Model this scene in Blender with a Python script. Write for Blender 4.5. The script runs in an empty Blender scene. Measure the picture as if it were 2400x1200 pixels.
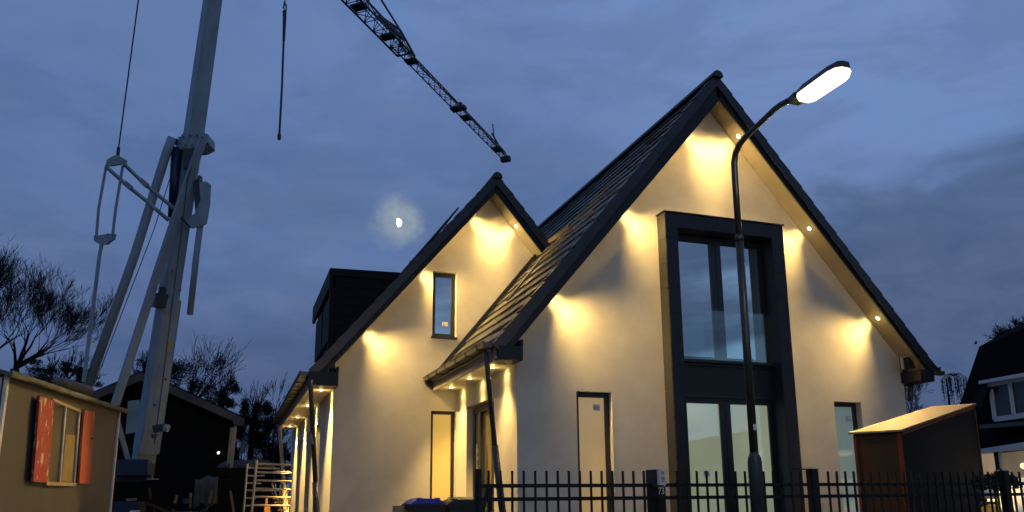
import bpy, bmesh, math, random
from mathutils import Vector, Matrix
random.seed(7)
S = bpy.context.scene
C = S.collection
# ------------------------------------------------------------------ camera
F = 1855.8; CY = 753.77; H = 1.2
R3 = Matrix(((0.9455228256, -0.3254933003, -0.0063794739),
             (-0.0623104742, -0.2001690500, 0.9777779688),
             (0.3195371512, 0.9241138798, 0.2095460476)))   # rows: right, up, forward
cam = bpy.data.cameras.new('camera'); co = bpy.data.objects.new('camera', cam); C.objects.link(co)
r, u, f = R3[0], R3[1], R3[2]
co.matrix_world = Matrix(((r[0], u[0], -f[0], 0), (r[1], u[1], -f[1], 0), (r[2], u[2], -f[2], H), (0, 0, 0, 1)))
cam.sensor_width = 36; cam.lens = F/2400*36; cam.shift_y = (CY-600)/2400
cam.clip_end = 4000; cam.clip_start = 0.05
S.camera = co
# ------------------------------------------------------------------ world (dusk sky with thin clouds)
S.view_settings.view_transform = 'Standard'; S.view_settings.look = 'None'
S.view_settings.exposure = 0.12; S.view_settings.gamma = 1.0
SKY = 1.0
W = bpy.data.worlds.new('World'); S.world = W; W.use_nodes = True
nt = W.node_tree; nt.nodes.clear()
def N(t, **k):
    n = nt.nodes.new(t)
    for a, b in k.items(): setattr(n, a, b)
    return n
def ramp(src, stops, interp='LINEAR'):
    n = N('ShaderNodeValToRGB'); n.color_ramp.interpolation = interp
    el = n.color_ramp.elements
    while len(el) < len(stops): el.new(0.5)
    for e, (p, c) in zip(el, stops):
        e.position = p; e.color = (c[0], c[1], c[2], 1) if hasattr(c, '__len__') else (c, c, c, 1)
    nt.links.new(src, n.inputs[0]); return n
out = N('ShaderNodeOutputWorld'); bg = N('ShaderNodeBackground'); bg.inputs['Strength'].default_value = SKY
tc = N('ShaderNodeTexCoord'); sep = N('ShaderNodeSeparateXYZ')
nt.links.new(tc.outputs['Generated'], sep.inputs[0])
grad = ramp(sep.outputs['Z'], [(0.0, (.030, .055, .13)), (0.12, (.050, .090, .215)), (0.28, (.100, .178, .385)), (0.55, (.128, .222, .46)), (1.0, (.09, .145, .31))])
def noise(scale, detail, rough, sx=1, sy=1, sz=1, rot=0.0, dist=0.0, loc=(0,0,0)):
    m = N('ShaderNodeMapping'); m.inputs['Scale'].default_value = (sx, sy, sz); m.inputs['Rotation'].default_value = (0.3, rot, 0.2)
    m.inputs['Location'].default_value = loc
    nt.links.new(tc.outputs['Generated'], m.inputs[0])
    n = N('ShaderNodeTexNoise'); n.inputs['Scale'].default_value = scale; n.inputs['Detail'].default_value = detail
    n.inputs['Roughness'].default_value = rough; n.inputs['Distortion'].default_value = dist
    nt.links.new(m.outputs[0], n.inputs[0]); return n.outputs['Fac']
def mixc(fac, a, b, mode='MIX'):
    n = N('ShaderNodeMix', data_type='RGBA', blend_type=mode)
    if isinstance(fac, float): n.inputs[0].default_value = fac
    else: nt.links.new(fac, n.inputs[0])
    for i, v in ((6, a), (7, b)):
        if hasattr(v, '__len__'): n.inputs[i].default_value = (v[0], v[1], v[2], 1)
        else: nt.links.new(v, n.inputs[i])
    return n.outputs[2]
def mathn(op, a, b=None, c=None):
    n = N('ShaderNodeMath', operation=op)
    for i, v in enumerate((a, b, c)):
        if v is None: continue
        if isinstance(v, (int, float)): n.inputs[i].default_value = v
        else: nt.links.new(v, n.inputs[i])
    return n.outputs[0]
def dirfac(d, a, b):
    """1 towards direction d, fading between cos a and cos b"""
    n = N('ShaderNodeVectorMath', operation='DOT_PRODUCT'); nt.links.new(tc.outputs['Generated'], n.inputs[0])
    n.inputs[1].default_value = Vector(d).normalized()
    m = N('ShaderNodeMapRange', interpolation_type='SMOOTHSTEP'); nt.links.new(n.outputs['Value'], m.inputs[0])
    m.inputs[1].default_value = math.cos(math.radians(a)); m.inputs[2].default_value = math.cos(math.radians(b))
    return m.outputs[0]
def ray(x, y):
    return R3.transposed() @ Vector(((x-1200)/F, -(y-CY)/F, 1.0))
c1 = ramp(noise(1.7, 5, .55, 1, 1, 2.6, .25, .6), [(.36, 0.0), (.66, 1.0)], 'EASE').outputs[0]
c2 = ramp(noise(4.2, 6, .55, 1, 1, 3.5, -.3, .4, (3, 1, 2)), [(.40, 0.0), (.72, 1.0)], 'EASE').outputs[0]
sky = mixc(mathn('MULTIPLY', c1, .50), grad.outputs[0], (.064, .108, .215))
sky = mixc(mathn('MULTIPLY', c2, .30), sky, (.140, .190, .36))
sky = mixc(mathn('MULTIPLY', dirfac(ray(60, 60), 24, 4), .45), sky, (.078, .135, .29))
# warm-pale clearing above the roofs
sky = mixc(mathn('MULTIPLY', dirfac(ray(2050, 140), 24, 3), .55), sky, (.165, .275, .54))
# banks of darker cloud with ragged upper edges
def bank(p, q, sc, amp, soft, seed, lim=None):
    n_ = ray(*p).cross(ray(*q)).normalized()
    if n_.z > 0: n_ = -n_
    d = N('ShaderNodeVectorMath', operation='DOT_PRODUCT'); nt.links.new(tc.outputs['Generated'], d.inputs[0]); d.inputs[1].default_value = n_
    v = mathn('ADD', d.outputs['Value'], mathn('MULTIPLY', mathn('SUBTRACT', noise(sc, 6, .56, 1, 1, 2.4, .3, .4, seed), .5), amp))
    m = N('ShaderNodeMapRange', interpolation_type='SMOOTHSTEP'); nt.links.new(v, m.inputs[0]); m.inputs[1].default_value = 0; m.inputs[2].default_value = soft
    return mathn('MULTIPLY', m.outputs[0], lim) if lim is not None else m.outputs[0]
sky = mixc(mathn('MULTIPLY', bank((1880, 440), (2400, 250), 5.5, .16, .06, (5, 2, 0), dirfac(ray(2480, 560), 21, 13)), .80), sky, (.052, .086, .165))
sky = mixc(mathn('MULTIPLY', bank((200, 700), (1000, 600), 5.0, .22, .10, (2, 4, 1)), .55), sky, (.052, .088, .18))
tex = ramp(noise(9, 7, .62, 1, 1, 2.2, .4, .5, (4, 4, 4)), [(.35, 0.0), (.70, 1.0)]).outputs[0]
sky = mixc(mathn('MULTIPLY', ramp(noise(4.5, 6, .6, 1, 1, 2.6, .35, .4, (8, 1, 4)), [(.42, 0.0), (.62, 1.0)], 'EASE').outputs[0], .32), sky, (.062, .108, .235))
sky = mixc(mathn('MULTIPLY', tex, .26), sky, (.175, .215, .37))
# streaky broken cloud in the half of the sky behind the camera (seen in the window panes)
bk_ = N('ShaderNodeMapRange', interpolation_type='SMOOTHSTEP'); nt.links.new(sep.outputs['Y'], bk_.inputs[0]); bk_.inputs[1].default_value = -.1; bk_.inputs[2].default_value = -.5
st = ramp(noise(2.6, 5, .55, 1, 1, 4.5, .12, .5, (1, 7, 3)), [(.38, 0.0), (.62, 1.0)], 'EASE').outputs[0]
bc = mixc(st, (.22, .36, .54), (.075, .115, .20))
lowb = N('ShaderNodeMapRange', interpolation_type='SMOOTHSTEP'); nt.links.new(sep.outputs['Z'], lowb.inputs[0]); lowb.inputs[1].default_value = .55; lowb.inputs[2].default_value = .22
sky = mixc(mathn('MULTIPLY', mathn('MULTIPLY', bk_.outputs[0], lowb.outputs[0]), .9), sky, bc)
# moonlit cloud around the moon
md = ray(936, 522)
dn_ = N('ShaderNodeVectorMath', operation='DOT_PRODUCT'); nt.links.new(tc.outputs['Generated'], dn_.inputs[0]); dn_.inputs[1].default_value = md.normalized()
ang = mathn('MULTIPLY', mathn('ARCCOSINE', mathn('MINIMUM', dn_.outputs['Value'], .9999999)), 57.3/1.8)
vv = mathn('ADD', ang, mathn('MULTIPLY', mathn('SUBTRACT', noise(30, 5, .6, 1, 1, 1, 0, .25), .5), 1.25))
hm = N('ShaderNodeMapRange', interpolation_type='SMOOTHSTEP'); nt.links.new(vv, hm.inputs[0]); hm.inputs[1].default_value = 1.25; hm.inputs[2].default_value = .35; hm.inputs[3].default_value = 0; hm.inputs[4].default_value = 1
hal = mathn('MULTIPLY', hm.outputs[0], ramp(noise(60, 4, .6), [(.3, .55), (.65, 1.0)]).outputs[0])
sky = mixc(mathn('MULTIPLY', hal, .72), sky, (.34, .41, .43))
nt.links.new(sky, bg.inputs['Color']); nt.links.new(bg.outputs[0], out.inputs[0])
# ------------------------------------------------------------------ placing helpers (photo ray meets a real plane)
O = Vector((0, 0, H))
def onY(x, y, D): d = ray(x, y); return O + d*(D/d[1])
def onX(x, y, X): d = ray(x, y); return O + d*(X/d[0])
def onZ(x, y, z): d = ray(x, y); return O + d*((z-H)/d[2])
def atd(x, y, d): return O + ray(x, y)*d
def onP(x, y, p, n):
    d = ray(x, y); return O + d*((Vector(p)-O).dot(n)/d.dot(n))
# ------------------------------------------------------------------ materials
MATS = {}
def mat(name, col, rough=.6, metal=0.0, spec=.5, var=0.0, scale=6.0, bump=0.0, bscale=40.0, emit=None, estr=0.0, col2=None, stretch=(1,1,1), detail=6, coat=0.0, lo=.35, hi=.68):
    m = bpy.data.materials.new(name); m.use_nodes = True; t = m.node_tree
    b = t.nodes['Principled BSDF']
    b.inputs['Roughness'].default_value = rough; b.inputs['Metallic'].default_value = metal
    b.inputs['Specular IOR Level'].default_value = spec
    b.inputs['Coat Weight'].default_value = coat
    c = (col[0], col[1], col[2], 1)
    b.inputs['Base Color'].default_value = c
    tcn = t.nodes.new('ShaderNodeTexCoord'); mp = t.nodes.new('ShaderNodeMapping'); mp.inputs['Scale'].default_value = stretch
    t.links.new(tcn.outputs['Object'], mp.inputs[0])
    if var or col2:
        n = t.nodes.new('ShaderNodeTexNoise'); n.inputs['Scale'].default_value = scale; n.inputs['Detail'].default_value = detail; n.inputs['Roughness'].default_value = .6
        t.links.new(mp.outputs[0], n.inputs[0])
        rp = t.nodes.new('ShaderNodeValToRGB'); rp.color_ramp.elements[0].position = lo; rp.color_ramp.elements[1].position = hi
        if col2: d = col2
        else: d = tuple(x*(1-var) for x in col)
        rp.color_ramp.elements[0].color = (d[0], d[1], d[2], 1); rp.color_ramp.elements[1].color = c
        t.links.new(n.outputs['Fac'], rp.inputs[0]); t.links.new(rp.outputs[0], b.inputs['Base Color'])
        rr = t.nodes.new('ShaderNodeMapRange'); rr.inputs[3].default_value = max(0, rough-.08); rr.inputs[4].default_value = min(1, rough+.1)
        t.links.new(n.outputs['Fac'], rr.inputs[0]); t.links.new(rr.outputs[0], b.inputs['Roughness'])
    if bump:
        n2 = t.nodes.new('ShaderNodeTexNoise'); n2.inputs['Scale'].default_value = bscale; n2.inputs['Detail'].default_value = 5
        t.links.new(mp.outputs[0], n2.inputs[0])
        bp = t.nodes.new('ShaderNodeBump'); bp.inputs['Strength'].default_value = bump; bp.inputs['Distance'].default_value = .02
        t.links.new(n2.outputs['Fac'], bp.inputs['Height']); t.links.new(bp.outputs[0], b.inputs['Normal'])
    if emit:
        b.inputs['Emission Color'].default_value = (emit[0], emit[1], emit[2], 1); b.inputs['Emission Strength'].default_value = estr
    MATS[name] = m; return m
stucco = mat('stucco', (.61, .57, .485), .9, var=.17, scale=1.8, bump=.20, bscale=60, spec=.2, detail=9)
def island_tone(m, amt):
    t = m.node_tree; b = t.nodes['Principled BSDF']; src = b.inputs['Base Color'].links[0].from_socket
    gi = t.nodes.new('ShaderNodeNewGeometry'); mr_ = t.nodes.new('ShaderNodeMapRange'); mr_.inputs[3].default_value = 1-amt; mr_.inputs[4].default_value = 1+amt
    t.links.new(gi.outputs['Random Per Island'], mr_.inputs[0])
    hs = t.nodes.new('ShaderNodeHueSaturation'); t.links.new(src, hs.inputs['Color']); t.links.new(mr_.outputs[0], hs.inputs['Value']); t.links.new(hs.outputs[0], b.inputs['Base Color'])
soffit = mat('soffit_board', (.20, .175, .14), .55, var=.25, scale=2)
eaveb = mat('eave_board', (.72, .64, .48), .5, var=.1, scale=2)
tile = mat('roof_tile', (.105, .098, .092), .36, var=.4, scale=3.0, bump=.25, bscale=60, spec=.6)
vergem = mat('verge_board', (.012, .014, .021), .5, spec=.3, var=.3, scale=5, bump=.1)
vtile = mat('verge_tile', (.018, .019, .025), .38, var=.5, scale=4)
island_tone(tile, .45)
black = mat('black_frame', (.016, .017, .021), .42, var=.2, scale=6)
panelm = mat('black_cladding', (.020, .021, .027), .5, spec=.35, var=.3, scale=2.2, bump=.06)
gutm = mat('gutter_metal', (.035, .033, .032), .35, var=.3, scale=9, spec=.6)
pipem = mat('downpipe_black', (.024, .026, .028), .45, var=.3, scale=8)
pipeb = mat('downpipe_buff', (.42, .33, .19), .5, var=.2, scale=8)
fencem = mat('fence_paint', (.008, .011, .010), .5, var=.4, scale=12, spec=.25)
polem = mat('pole_paint', (.018, .022, .021), .38, var=.35, scale=6)
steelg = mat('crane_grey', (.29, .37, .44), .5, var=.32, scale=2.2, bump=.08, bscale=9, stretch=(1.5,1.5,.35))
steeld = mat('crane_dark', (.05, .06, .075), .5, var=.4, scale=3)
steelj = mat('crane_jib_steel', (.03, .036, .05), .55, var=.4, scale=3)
blue = mat('crane_blue', (.008, .015, .06), .4, var=.4, scale=2)
ropem = mat('wire_rope', (.03, .03, .035), .5, var=.2, scale=20)
redp = mat('red_paint', (.36, .05, .035), .6, scale=3.2, col2=(.60, .50, .36), detail=9, lo=.40, hi=.43, stretch=(4, 4, 1.4))
redo = mat('red_paint_faded', (.46, .085, .035), .6, scale=2.5, col2=(.50, .15, .07), detail=8, lo=.35, hi=.55, stretch=(2, 2, .8))
hutm = mat('hut_sheet', (.088, .085, .082), .6, var=.38, scale=1.2, bump=.12, bscale=14, stretch=(1, 1, .35))
hutw = mat('hut_trim', (.72, .69, .60), .5, var=.2, scale=5)
hutwood = mat('hut_wood', (.46, .36, .2), .6, var=.35, scale=5)
hutroof = mat('hut_roof', (.15, .15, .12), .75, var=.5, scale=4, bump=.3)
yellowb = mat('window_board', (.33, .25, .08), .7, var=.25, scale=5)
darkin = mat('dark_interior', (.02, .02, .018), .3, var=.2, scale=3)
ply = mat('plywood', (.24, .18, .11), .65, col2=(.14, .10, .06), scale=7, stretch=(.6, 6, 1), bump=.1)
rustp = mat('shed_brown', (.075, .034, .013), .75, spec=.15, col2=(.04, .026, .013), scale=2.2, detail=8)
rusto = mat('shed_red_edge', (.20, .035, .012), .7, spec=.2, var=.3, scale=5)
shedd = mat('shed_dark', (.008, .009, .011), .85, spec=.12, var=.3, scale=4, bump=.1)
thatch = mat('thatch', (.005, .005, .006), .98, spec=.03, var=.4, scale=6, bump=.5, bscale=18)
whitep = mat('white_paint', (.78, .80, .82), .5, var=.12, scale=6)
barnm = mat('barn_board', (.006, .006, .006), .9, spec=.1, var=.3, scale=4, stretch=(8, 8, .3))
barnf = mat('barn_fascia', (.075, .07, .062), .7, var=.4, scale=6)
barnr = mat('barn_roof', (.012, .012, .014), .8, spec=.15, var=.3, scale=4)
bark = mat('bark', (.022, .019, .017), .9, var=.4, scale=8)
twigm = mat('twigs', (.016, .014, .012), .9, spec=.1)
leafm = mat('dark_leaves', (.020, .019, .012), .8, spec=.1, var=.5, scale=2)
hedgem = mat('ivy_leaves', (.018, .032, .014), .6, var=.5, scale=8)
alum = mat('scaffold_tube', (.52, .47, .36), .35, metal=.6, var=.2, scale=12)
cloth = mat('grey_cloth', (.10, .10, .095), .95, var=.4, scale=5, stretch=(3, 3, .6), bump=.3)
bluelid = mat('blue_lid', (.03, .05, .42), .3, var=.15, scale=5, spec=.6)
binm = mat('bin_plastic', (.012, .012, .013), .35, var=.2, scale=5)
cream = mat('cream_plastic', (.62, .55, .33), .4, var=.1, scale=5)
card = mat('cardboard', (.48, .32, .13), .8, var=.2, scale=4)
orangew = mat('orange_timber', (.52, .22, .04), .7, var=.4, scale=5)
tarp = mat('blue_grey_wall', (.055, .065, .11), .9, var=.3, scale=2)
whitel = mat('intercom_white', (.58, .58, .56), .4, var=.08, scale=9)
greyl = mat('intercom_grey', (.16, .16, .16), .5, var=.1)
stick = mat('sticker', (.62, .56, .50), .6, var=.1, scale=30)
stickw = mat('sticker_cool', (.62, .64, .66), .6, var=.08, scale=30)
ink = mat('sticker_ink', (.34, .35, .38), .6, var=.1)
metalh = mat('bright_metal', (.55, .55, .5), .25, metal=.9, var=.1)
groundm = mat('ground_soil', (.03, .027, .022), .95, var=.5, scale=1.0, bump=.5, bscale=6)
asphalt = mat('asphalt', (.05, .05, .052), .85, var=.3, scale=12, bump=.3, bscale=90)
paving = mat('paving', (.14, .13, .12), .85, var=.25, scale=6, bump=.2)
carw = mat('car_white', (.62, .62, .6), .25, var=.04, coat=.6)
yellowp = mat('yellow_board', (.62, .36, .03), .5, var=.1)
rubber = mat('rubber', (.012, .012, .012), .8, var=.1)
def glassmat(name, refl, inner, emit=None, estr=0.0, tint=(.55, .62, .70), scale=1.2, emit2=None, mix=.0):
    """coated window glass: a mirror-like outer surface over what stands behind it"""
    m = bpy.data.materials.new(name); m.use_nodes = True; t = m.node_tree; t.nodes.clear()
    o = t.nodes.new('ShaderNodeOutputMaterial'); g = t.nodes.new('ShaderNodeBsdfGlossy'); g.inputs['Roughness'].default_value = .015
    g.inputs['Color'].default_value = (*tint, 1)
    p = t.nodes.new('ShaderNodeBsdfPrincipled'); p.inputs['Base Color'].default_value = (*inner, 1); p.inputs['Roughness'].default_value = .5
    if emit:
        tcn = t.nodes.new('ShaderNodeTexCoord'); n = t.nodes.new('ShaderNodeTexNoise'); n.inputs['Scale'].default_value = scale; n.inputs['Detail'].default_value = 3
        t.links.new(tcn.outputs['Object'], n.inputs[0])
        rp = t.nodes.new('ShaderNodeValToRGB'); rp.color_ramp.elements[0].position = .3; rp.color_ramp.elements[1].position = .7
        e2 = emit2 or tuple(x*.82 for x in emit)
        rp.color_ramp.elements[0].color = (*e2, 1); rp.color_ramp.elements[1].color = (*emit, 1)
        t.links.new(n.outputs[0], rp.inputs[0]); t.links.new(rp.outputs[0], p.inputs['Emission Color'])
        p.inputs['Emission Strength'].default_value = estr
    x = t.nodes.new('ShaderNodeMixShader'); x.inputs[0].default_value = refl
    nz = t.nodes.new('ShaderNodeTexNoise'); nz.inputs['Scale'].default_value = .8
    bp = t.nodes.new('ShaderNodeBump'); bp.inputs['Strength'].default_value = .03; bp.inputs['Distance'].default_value = .02
    t.links.new(nz.outputs[0], bp.inputs['Height']); t.links.new(bp.outputs[0], g.inputs['Normal'])
    t.links.new(p.outputs[0], x.inputs[1]); t.links.new(g.outputs[0], x.inputs[2]); t.links.new(x.outputs[0], o.inputs[0])
    return m
glass_up = glassmat('glass_sky', .84, (.01, .012, .015), tint=(.86, .92, .96))
glass_rail = glassmat('glass_railing', .5, (.05, .07, .08))
glass_green = glassmat('glass_frosted_green', .34, (.36, .38, .30), (.36, .39, .25), .85, scale=.9, tint=(.72, .78, .80), emit2=(.24, .26, .17))
glass_tan = glassmat('glass_frosted_tan', .08, (.4, .33, .18), (.50, .31, .11), .6)
glass_teal = glassmat('glass_frosted_teal', .30, (.28, .34, .32), (.22, .31, .29), .5, tint=(.7, .78, .82))
glass_yel = glassmat('glass_lit_amber', .05, (.5, .36, .1), (.72, .47, .12), .55, emit2=(.60, .36, .075))
glass_dark = glassmat('glass_dark', .12, (.012, .012, .012))
glass_door = glassmat('glass_door', .45, (.03, .028, .02), tint=(.5, .45, .35))
glass_room = glassmat('glass_lit_room', .05, (.3, .24, .16), (.42, .30, .17), .75, emit2=(.26, .18, .09))
glass_room2 = glassmat('glass_dim_room', .05, (.2, .16, .1), (.20, .145, .08), .7, emit2=(.14, .10, .05))
# clear railing glass: see-through with a strong reflection
def clear_rail():
    m = bpy.data.materials.new('railing_glass'); m.use_nodes = True; t = m.node_tree; t.nodes.clear()
    o = t.nodes.new('ShaderNodeOutputMaterial'); g = t.nodes.new('ShaderNodeBsdfGlossy'); g.inputs['Roughness'].default_value = .01
    g.inputs['Color'].default_value = (.92, 1.0, .98, 1)
    tr = t.nodes.new('ShaderNodeBsdfTransparent'); tr.inputs[0].default_value = (.95, .98, .98, 1)
    x = t.nodes.new('ShaderNodeMixShader'); x.inputs[0].default_value = .14
    t.links.new(tr.outputs[0], x.inputs[1]); t.links.new(g.outputs[0], x.inputs[2]); t.links.new(x.outputs[0], o.inputs[0]); return m
railglass = clear_rail()
def emat(name, col, s):
    m = bpy.data.materials.new(name); m.use_nodes = True; t = m.node_tree; t.nodes.clear()
    o = t.nodes.new('ShaderNodeOutputMaterial'); e = t.nodes.new('ShaderNodeEmission'); e.inputs[0].default_value = (*col, 1); e.inputs[1].default_value = s
    t.links.new(e.outputs[0], o.inputs[0]); return m
ledm = emat('led_warm', (1.0, .80, .45), 14)
ledc = emat('led_white', (1.0, .93, .78), 9)
lensm = emat('street_lamp_lens', (1.0, .90, .56), 2.6)
moonm = emat('moon_surface', (1.0, .98, .90), 2.5)
lampspot = emat('far_lamp', (1.0, .95, .75), 5)
# ------------------------------------------------------------------ mesh helpers
class MB:
    def __init__(s): s.v = []; s.f = []
    def add(s, vs, fs):
        b = len(s.v); s.v += [tuple(v) for v in vs]; s.f += [tuple(i+b for i in f) for f in fs]; return s
    def frame_box(s, c, ax, ay, az):
        """box centred c with half-axis vectors"""
        c, ax, ay, az = map(Vector, (c, ax, ay, az)); vs = []
        for i in (-1, 1):
            for j in (-1, 1):
                for k in (-1, 1): vs.append(c+ax*i+ay*j+az*k)
        return s.add(vs, [(0,1,3,2), (4,6,7,5), (0,4,5,1), (2,3,7,6), (0,2,6,4), (1,5,7,3)])
    def box(s, x0, x1, y0, y1, z0, z1):
        return s.frame_box(((x0+x1)/2, (y0+y1)/2, (z0+z1)/2), ((x1-x0)/2, 0, 0), (0, (y1-y0)/2, 0), (0, 0, (z1-z0)/2))
    def bar(s, a, b, w, h=None, upv=(0, 0, 1), w2=None, h2=None):
        a, b = Vector(a), Vector(b); h = w if h is None else h; w2 = w if w2 is None else w2; h2 = h if h2 is None else h2
        d = (b-a).normalized(); sd = d.cross(Vector(upv))
        if sd.length < 1e-4: sd = d.cross(Vector((1, 0, 0)))
        sd.normalize(); up = sd.cross(d).normalized()
        vs = [a+sd*w/2*i+up*h/2*j for i, j in ((-1,-1), (1,-1), (1,1), (-1,1))] + [b+sd*w2/2*i+up*h2/2*j for i, j in ((-1,-1), (1,-1), (1,1), (-1,1))]
        return s.add(vs, [(3,2,1,0), (4,5,6,7), (0,1,5,4), (1,2,6,5), (2,3,7,6), (3,0,4,7)])
    def tube(s, pts, rad, n=10, cap=True):
        pts = [Vector(p) for p in pts]; rad = rad if hasattr(rad, '__len__') else [rad]*len(pts)
        b = len(s.v); prev = None
        for i, p in enumerate(pts):
            d = (pts[min(i+1, len(pts)-1)]-pts[max(i-1, 0)])
            if d.length < 1e-9: d = Vector((0, 0, 1))
            d.normalize()
            if prev is None:
                prev = d.cross(Vector((0, 0, 1)) if abs(d.z) < .9 else Vector((1, 0, 0))).normalized()
            a = (prev-d*prev.dot(d)); a.normalize(); prev = a; c = d.cross(a)
            for k in range(n):
                t = 2*math.pi*k/n; s.v.append(tuple(p+(a*math.cos(t)+c*math.sin(t))*rad[i]))
        for i in range(len(pts)-1):
            for k in range(n):
                q = b+i*n; s.f.append((q+k, q+(k+1) % n, q+n+(k+1) % n, q+n+k))
        if cap:
            s.f.append(tuple(b+k for k in range(n))[::-1]); s.f.append(tuple(b+(len(pts)-1)*n+k for k in range(n)))
        return s
    def prism(s, poly, vec):
        """extrude a planar polygon (list of 3-D points) along vec"""
        n = len(poly); vec = Vector(vec); P = [Vector(p) for p in poly]
        b = len(s.v); s.v += [tuple(p) for p in P]+[tuple(p+vec) for p in P]
        s.f.append(tuple(b+i for i in range(n))); s.f.append(tuple(b+n+i for i in range(n))[::-1])
        for i in range(n): j = (i+1) % n; s.f.append((b+i, b+n+i, b+n+j, b+j))
        return s
    def build(s, name, m, parent=None, bevel=0.0, smooth=False):
        me = bpy.data.meshes.new(name); me.from_pydata(s.v, [], s.f); me.validate()
        bm = bmesh.new(); bm.from_mesh(me); bmesh.ops.recalc_face_normals(bm, faces=bm.faces)
        if bevel: bmesh.ops.bevel(bm, geom=bm.edges[:], offset=bevel, segments=2, affect='EDGES', clamp_overlap=True)
        if smooth:
            for fc in bm.faces: fc.smooth = True
        bm.to_mesh(me); bm.free()
        o = bpy.data.objects.new(name, me); C.objects.link(o); me.materials.append(m)
        if parent: o.parent = parent; o.matrix_parent_inverse = parent.matrix_basis.inverted() if parent.type == 'EMPTY' else Matrix()
        return o
def tag(o, label, cat, group=None):
    o['label'] = label; o['category'] = cat
    if group: o['group'] = group
    return o
def thing(name, label, cat, loc=(0, 0, 0), group=None):
    o = bpy.data.objects.new(name, None); C.objects.link(o); o.location = loc; o.empty_display_size = .2
    return tag(o, label, cat, group)
def structure(o): o['kind'] = 'structure'; return o
def lay(a, b, t): return Vector(a)*(1-t)+Vector(b)*t
def quad(p0, p1, p2, p3): return MB().add([p0, p1, p2, p3], [(0, 1, 2, 3)])
def light(name, kind, loc, energy, col, direction=None, parent=None, **k):
    l = bpy.data.lights.new(name, kind); l.energy = energy; l.color = col
    for a, b in k.items(): setattr(l, a, b)
    o = bpy.data.objects.new(name, l); C.objects.link(o); o.location = loc
    if direction is not None: o.rotation_euler = Vector(direction).to_track_quat('-Z', 'Y').to_euler()
    if parent: o.parent = parent; o.matrix_parent_inverse = parent.matrix_basis.inverted()
    return o
def soft_falloff(o, smooth=0.0):
    l = o.data; l.use_nodes = True; t = l.node_tree; e = t.nodes['Emission']; f_ = t.nodes.new('ShaderNodeLightFalloff')
    f_.inputs['Strength'].default_value = 1.0; f_.inputs['Smooth'].default_value = smooth
    t.links.new(f_.outputs['Linear'], e.inputs['Strength']); return o
# ------------------------------------------------------------------ ground
g = MB().add([(-600, -300, 0), (600, -300, 0), (600, 900, 0), (-600, 900, 0)], [(0, 1, 2, 3)]); structure(g.build('ground', groundm))
structure(MB().box(-60, 60, -6, 3.2, -.2, .012).build('road', asphalt))
structure(MB().box(-60, 60, 3.2, 6.4, -.2, .13).build('pavement', paving, bevel=.01))
# ------------------------------------------------------------------ the house
DM, DW = 11.0, 14.43
VM, VW = 10.6, 14.0           # verge planes
HX0, HX1 = 3.87, 11.19
house = thing('house', 'new cream stucco house with two steep black-tiled gables lit by downlights', 'house', (HX0, DM, 0))
def sof_m(x): return 7.75-1.19*(7.47-x) if x < 7.47 else 7.75-1.162*(x-7.47)
def top_m(x):
    a = 3.30+1.234*(x-3.44); b = 7.73-1.188*(x-7.75); return min(a, b)
AX = (7.73+1.188*7.75-3.30+1.234*3.44)/(1.234+1.188)      # ridge x
AZ = top_m(AX)
def sof_w(x): return 6.97-1.19*abs(x-4.53)
def top_w(x): return 7.31-1.19*abs(x-4.53)
# openings in the walls: build each facade as a grid of stucco boxes round the holes
def facade(poly_top, x0, x1, y0, y1, holes, extra=()):
    """stucco wall between x0..x1, thickness y0..y1, top given by function, rectangular holes (xa,xb,za,zb)"""
    m = MB(); xs = sorted(set([x0, x1]+[h[0] for h in holes]+[h[1] for h in holes]+list(extra)))
    for a, b in zip(xs, xs[1:]):
        c = (a+b)/2; hs = sorted([h for h in holes if h[0] <= c <= h[1]], key=lambda h: h[2]); z = 0.0
        for h in hs:
            if h[2] > z: m.box(a, b, y0, y1, z, h[2])
            z = h[3]
        m.prism([(a, y0, z), (b, y0, z), (b, y0, poly_top(b)), (a, y0, poly_top(a))], (0, y1-y0, 0))
    bm = bmesh.new(); tmp = bpy.data.meshes.new('t'); tmp.from_pydata(m.v, [], m.f); bm.from_mesh(tmp)
    bmesh.ops.remove_doubles(bm, verts=bm.verts, dist=.0005)
    # drop the hidden internal faces between columns
    seen = {}
    for fc in bm.faces: seen.setdefault(tuple(sorted(v.index for v in fc.verts)), []).append(fc)
    dead = [f2 for fs in seen.values() if len(fs) > 1 for f2 in fs]
    bmesh.ops.delete(bm, geom=dead, context='FACES_ONLY')
    bm.to_mesh(tmp); bm.free()
    r_ = MB(); r_.v = [tuple(v.co) for v in tmp.vertices]; r_.f = [tuple(p.vertices) for p in tmp.polygons]
    return r_
win_holes = [(4.83, 5.42, 0.05, 2.68), (9.50, 10.07, 0.05, 2.67), (6.60, 8.42, .05, 5.41)]
win_holes = [(4.83, 5.42, 0.05, 2.68), (9.62, 10.19, 0.05, 2.67), (6.60, 8.42, .05, 5.41)]
facade(lambda x: sof_m(x)-.004, HX0, HX1, DM, DM+.3, win_holes, (7.47,)).build('wall', stucco, house)
facade(lambda x: sof_w(x)-.004, 1.6, 6.6, DW, DW+.3, [(3.385, 3.855, 4.09, 5.37), (3.385, 3.855, .05, 2.68)], (4.53,)).build('wall', stucco, house)
# main left flank with the entrance recess
m = MB(); y0, y1 = 12.10, 13.72
m.box(HX0, HX0+.3, DM+.3, y0, 0, 3.09); m.box(HX0, HX0+.3, y1, DW, 0, 3.09); m.box(HX0, HX0+.3, y0, y1, 2.68, 3.09)
m.build('wall', stucco, house)
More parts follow.
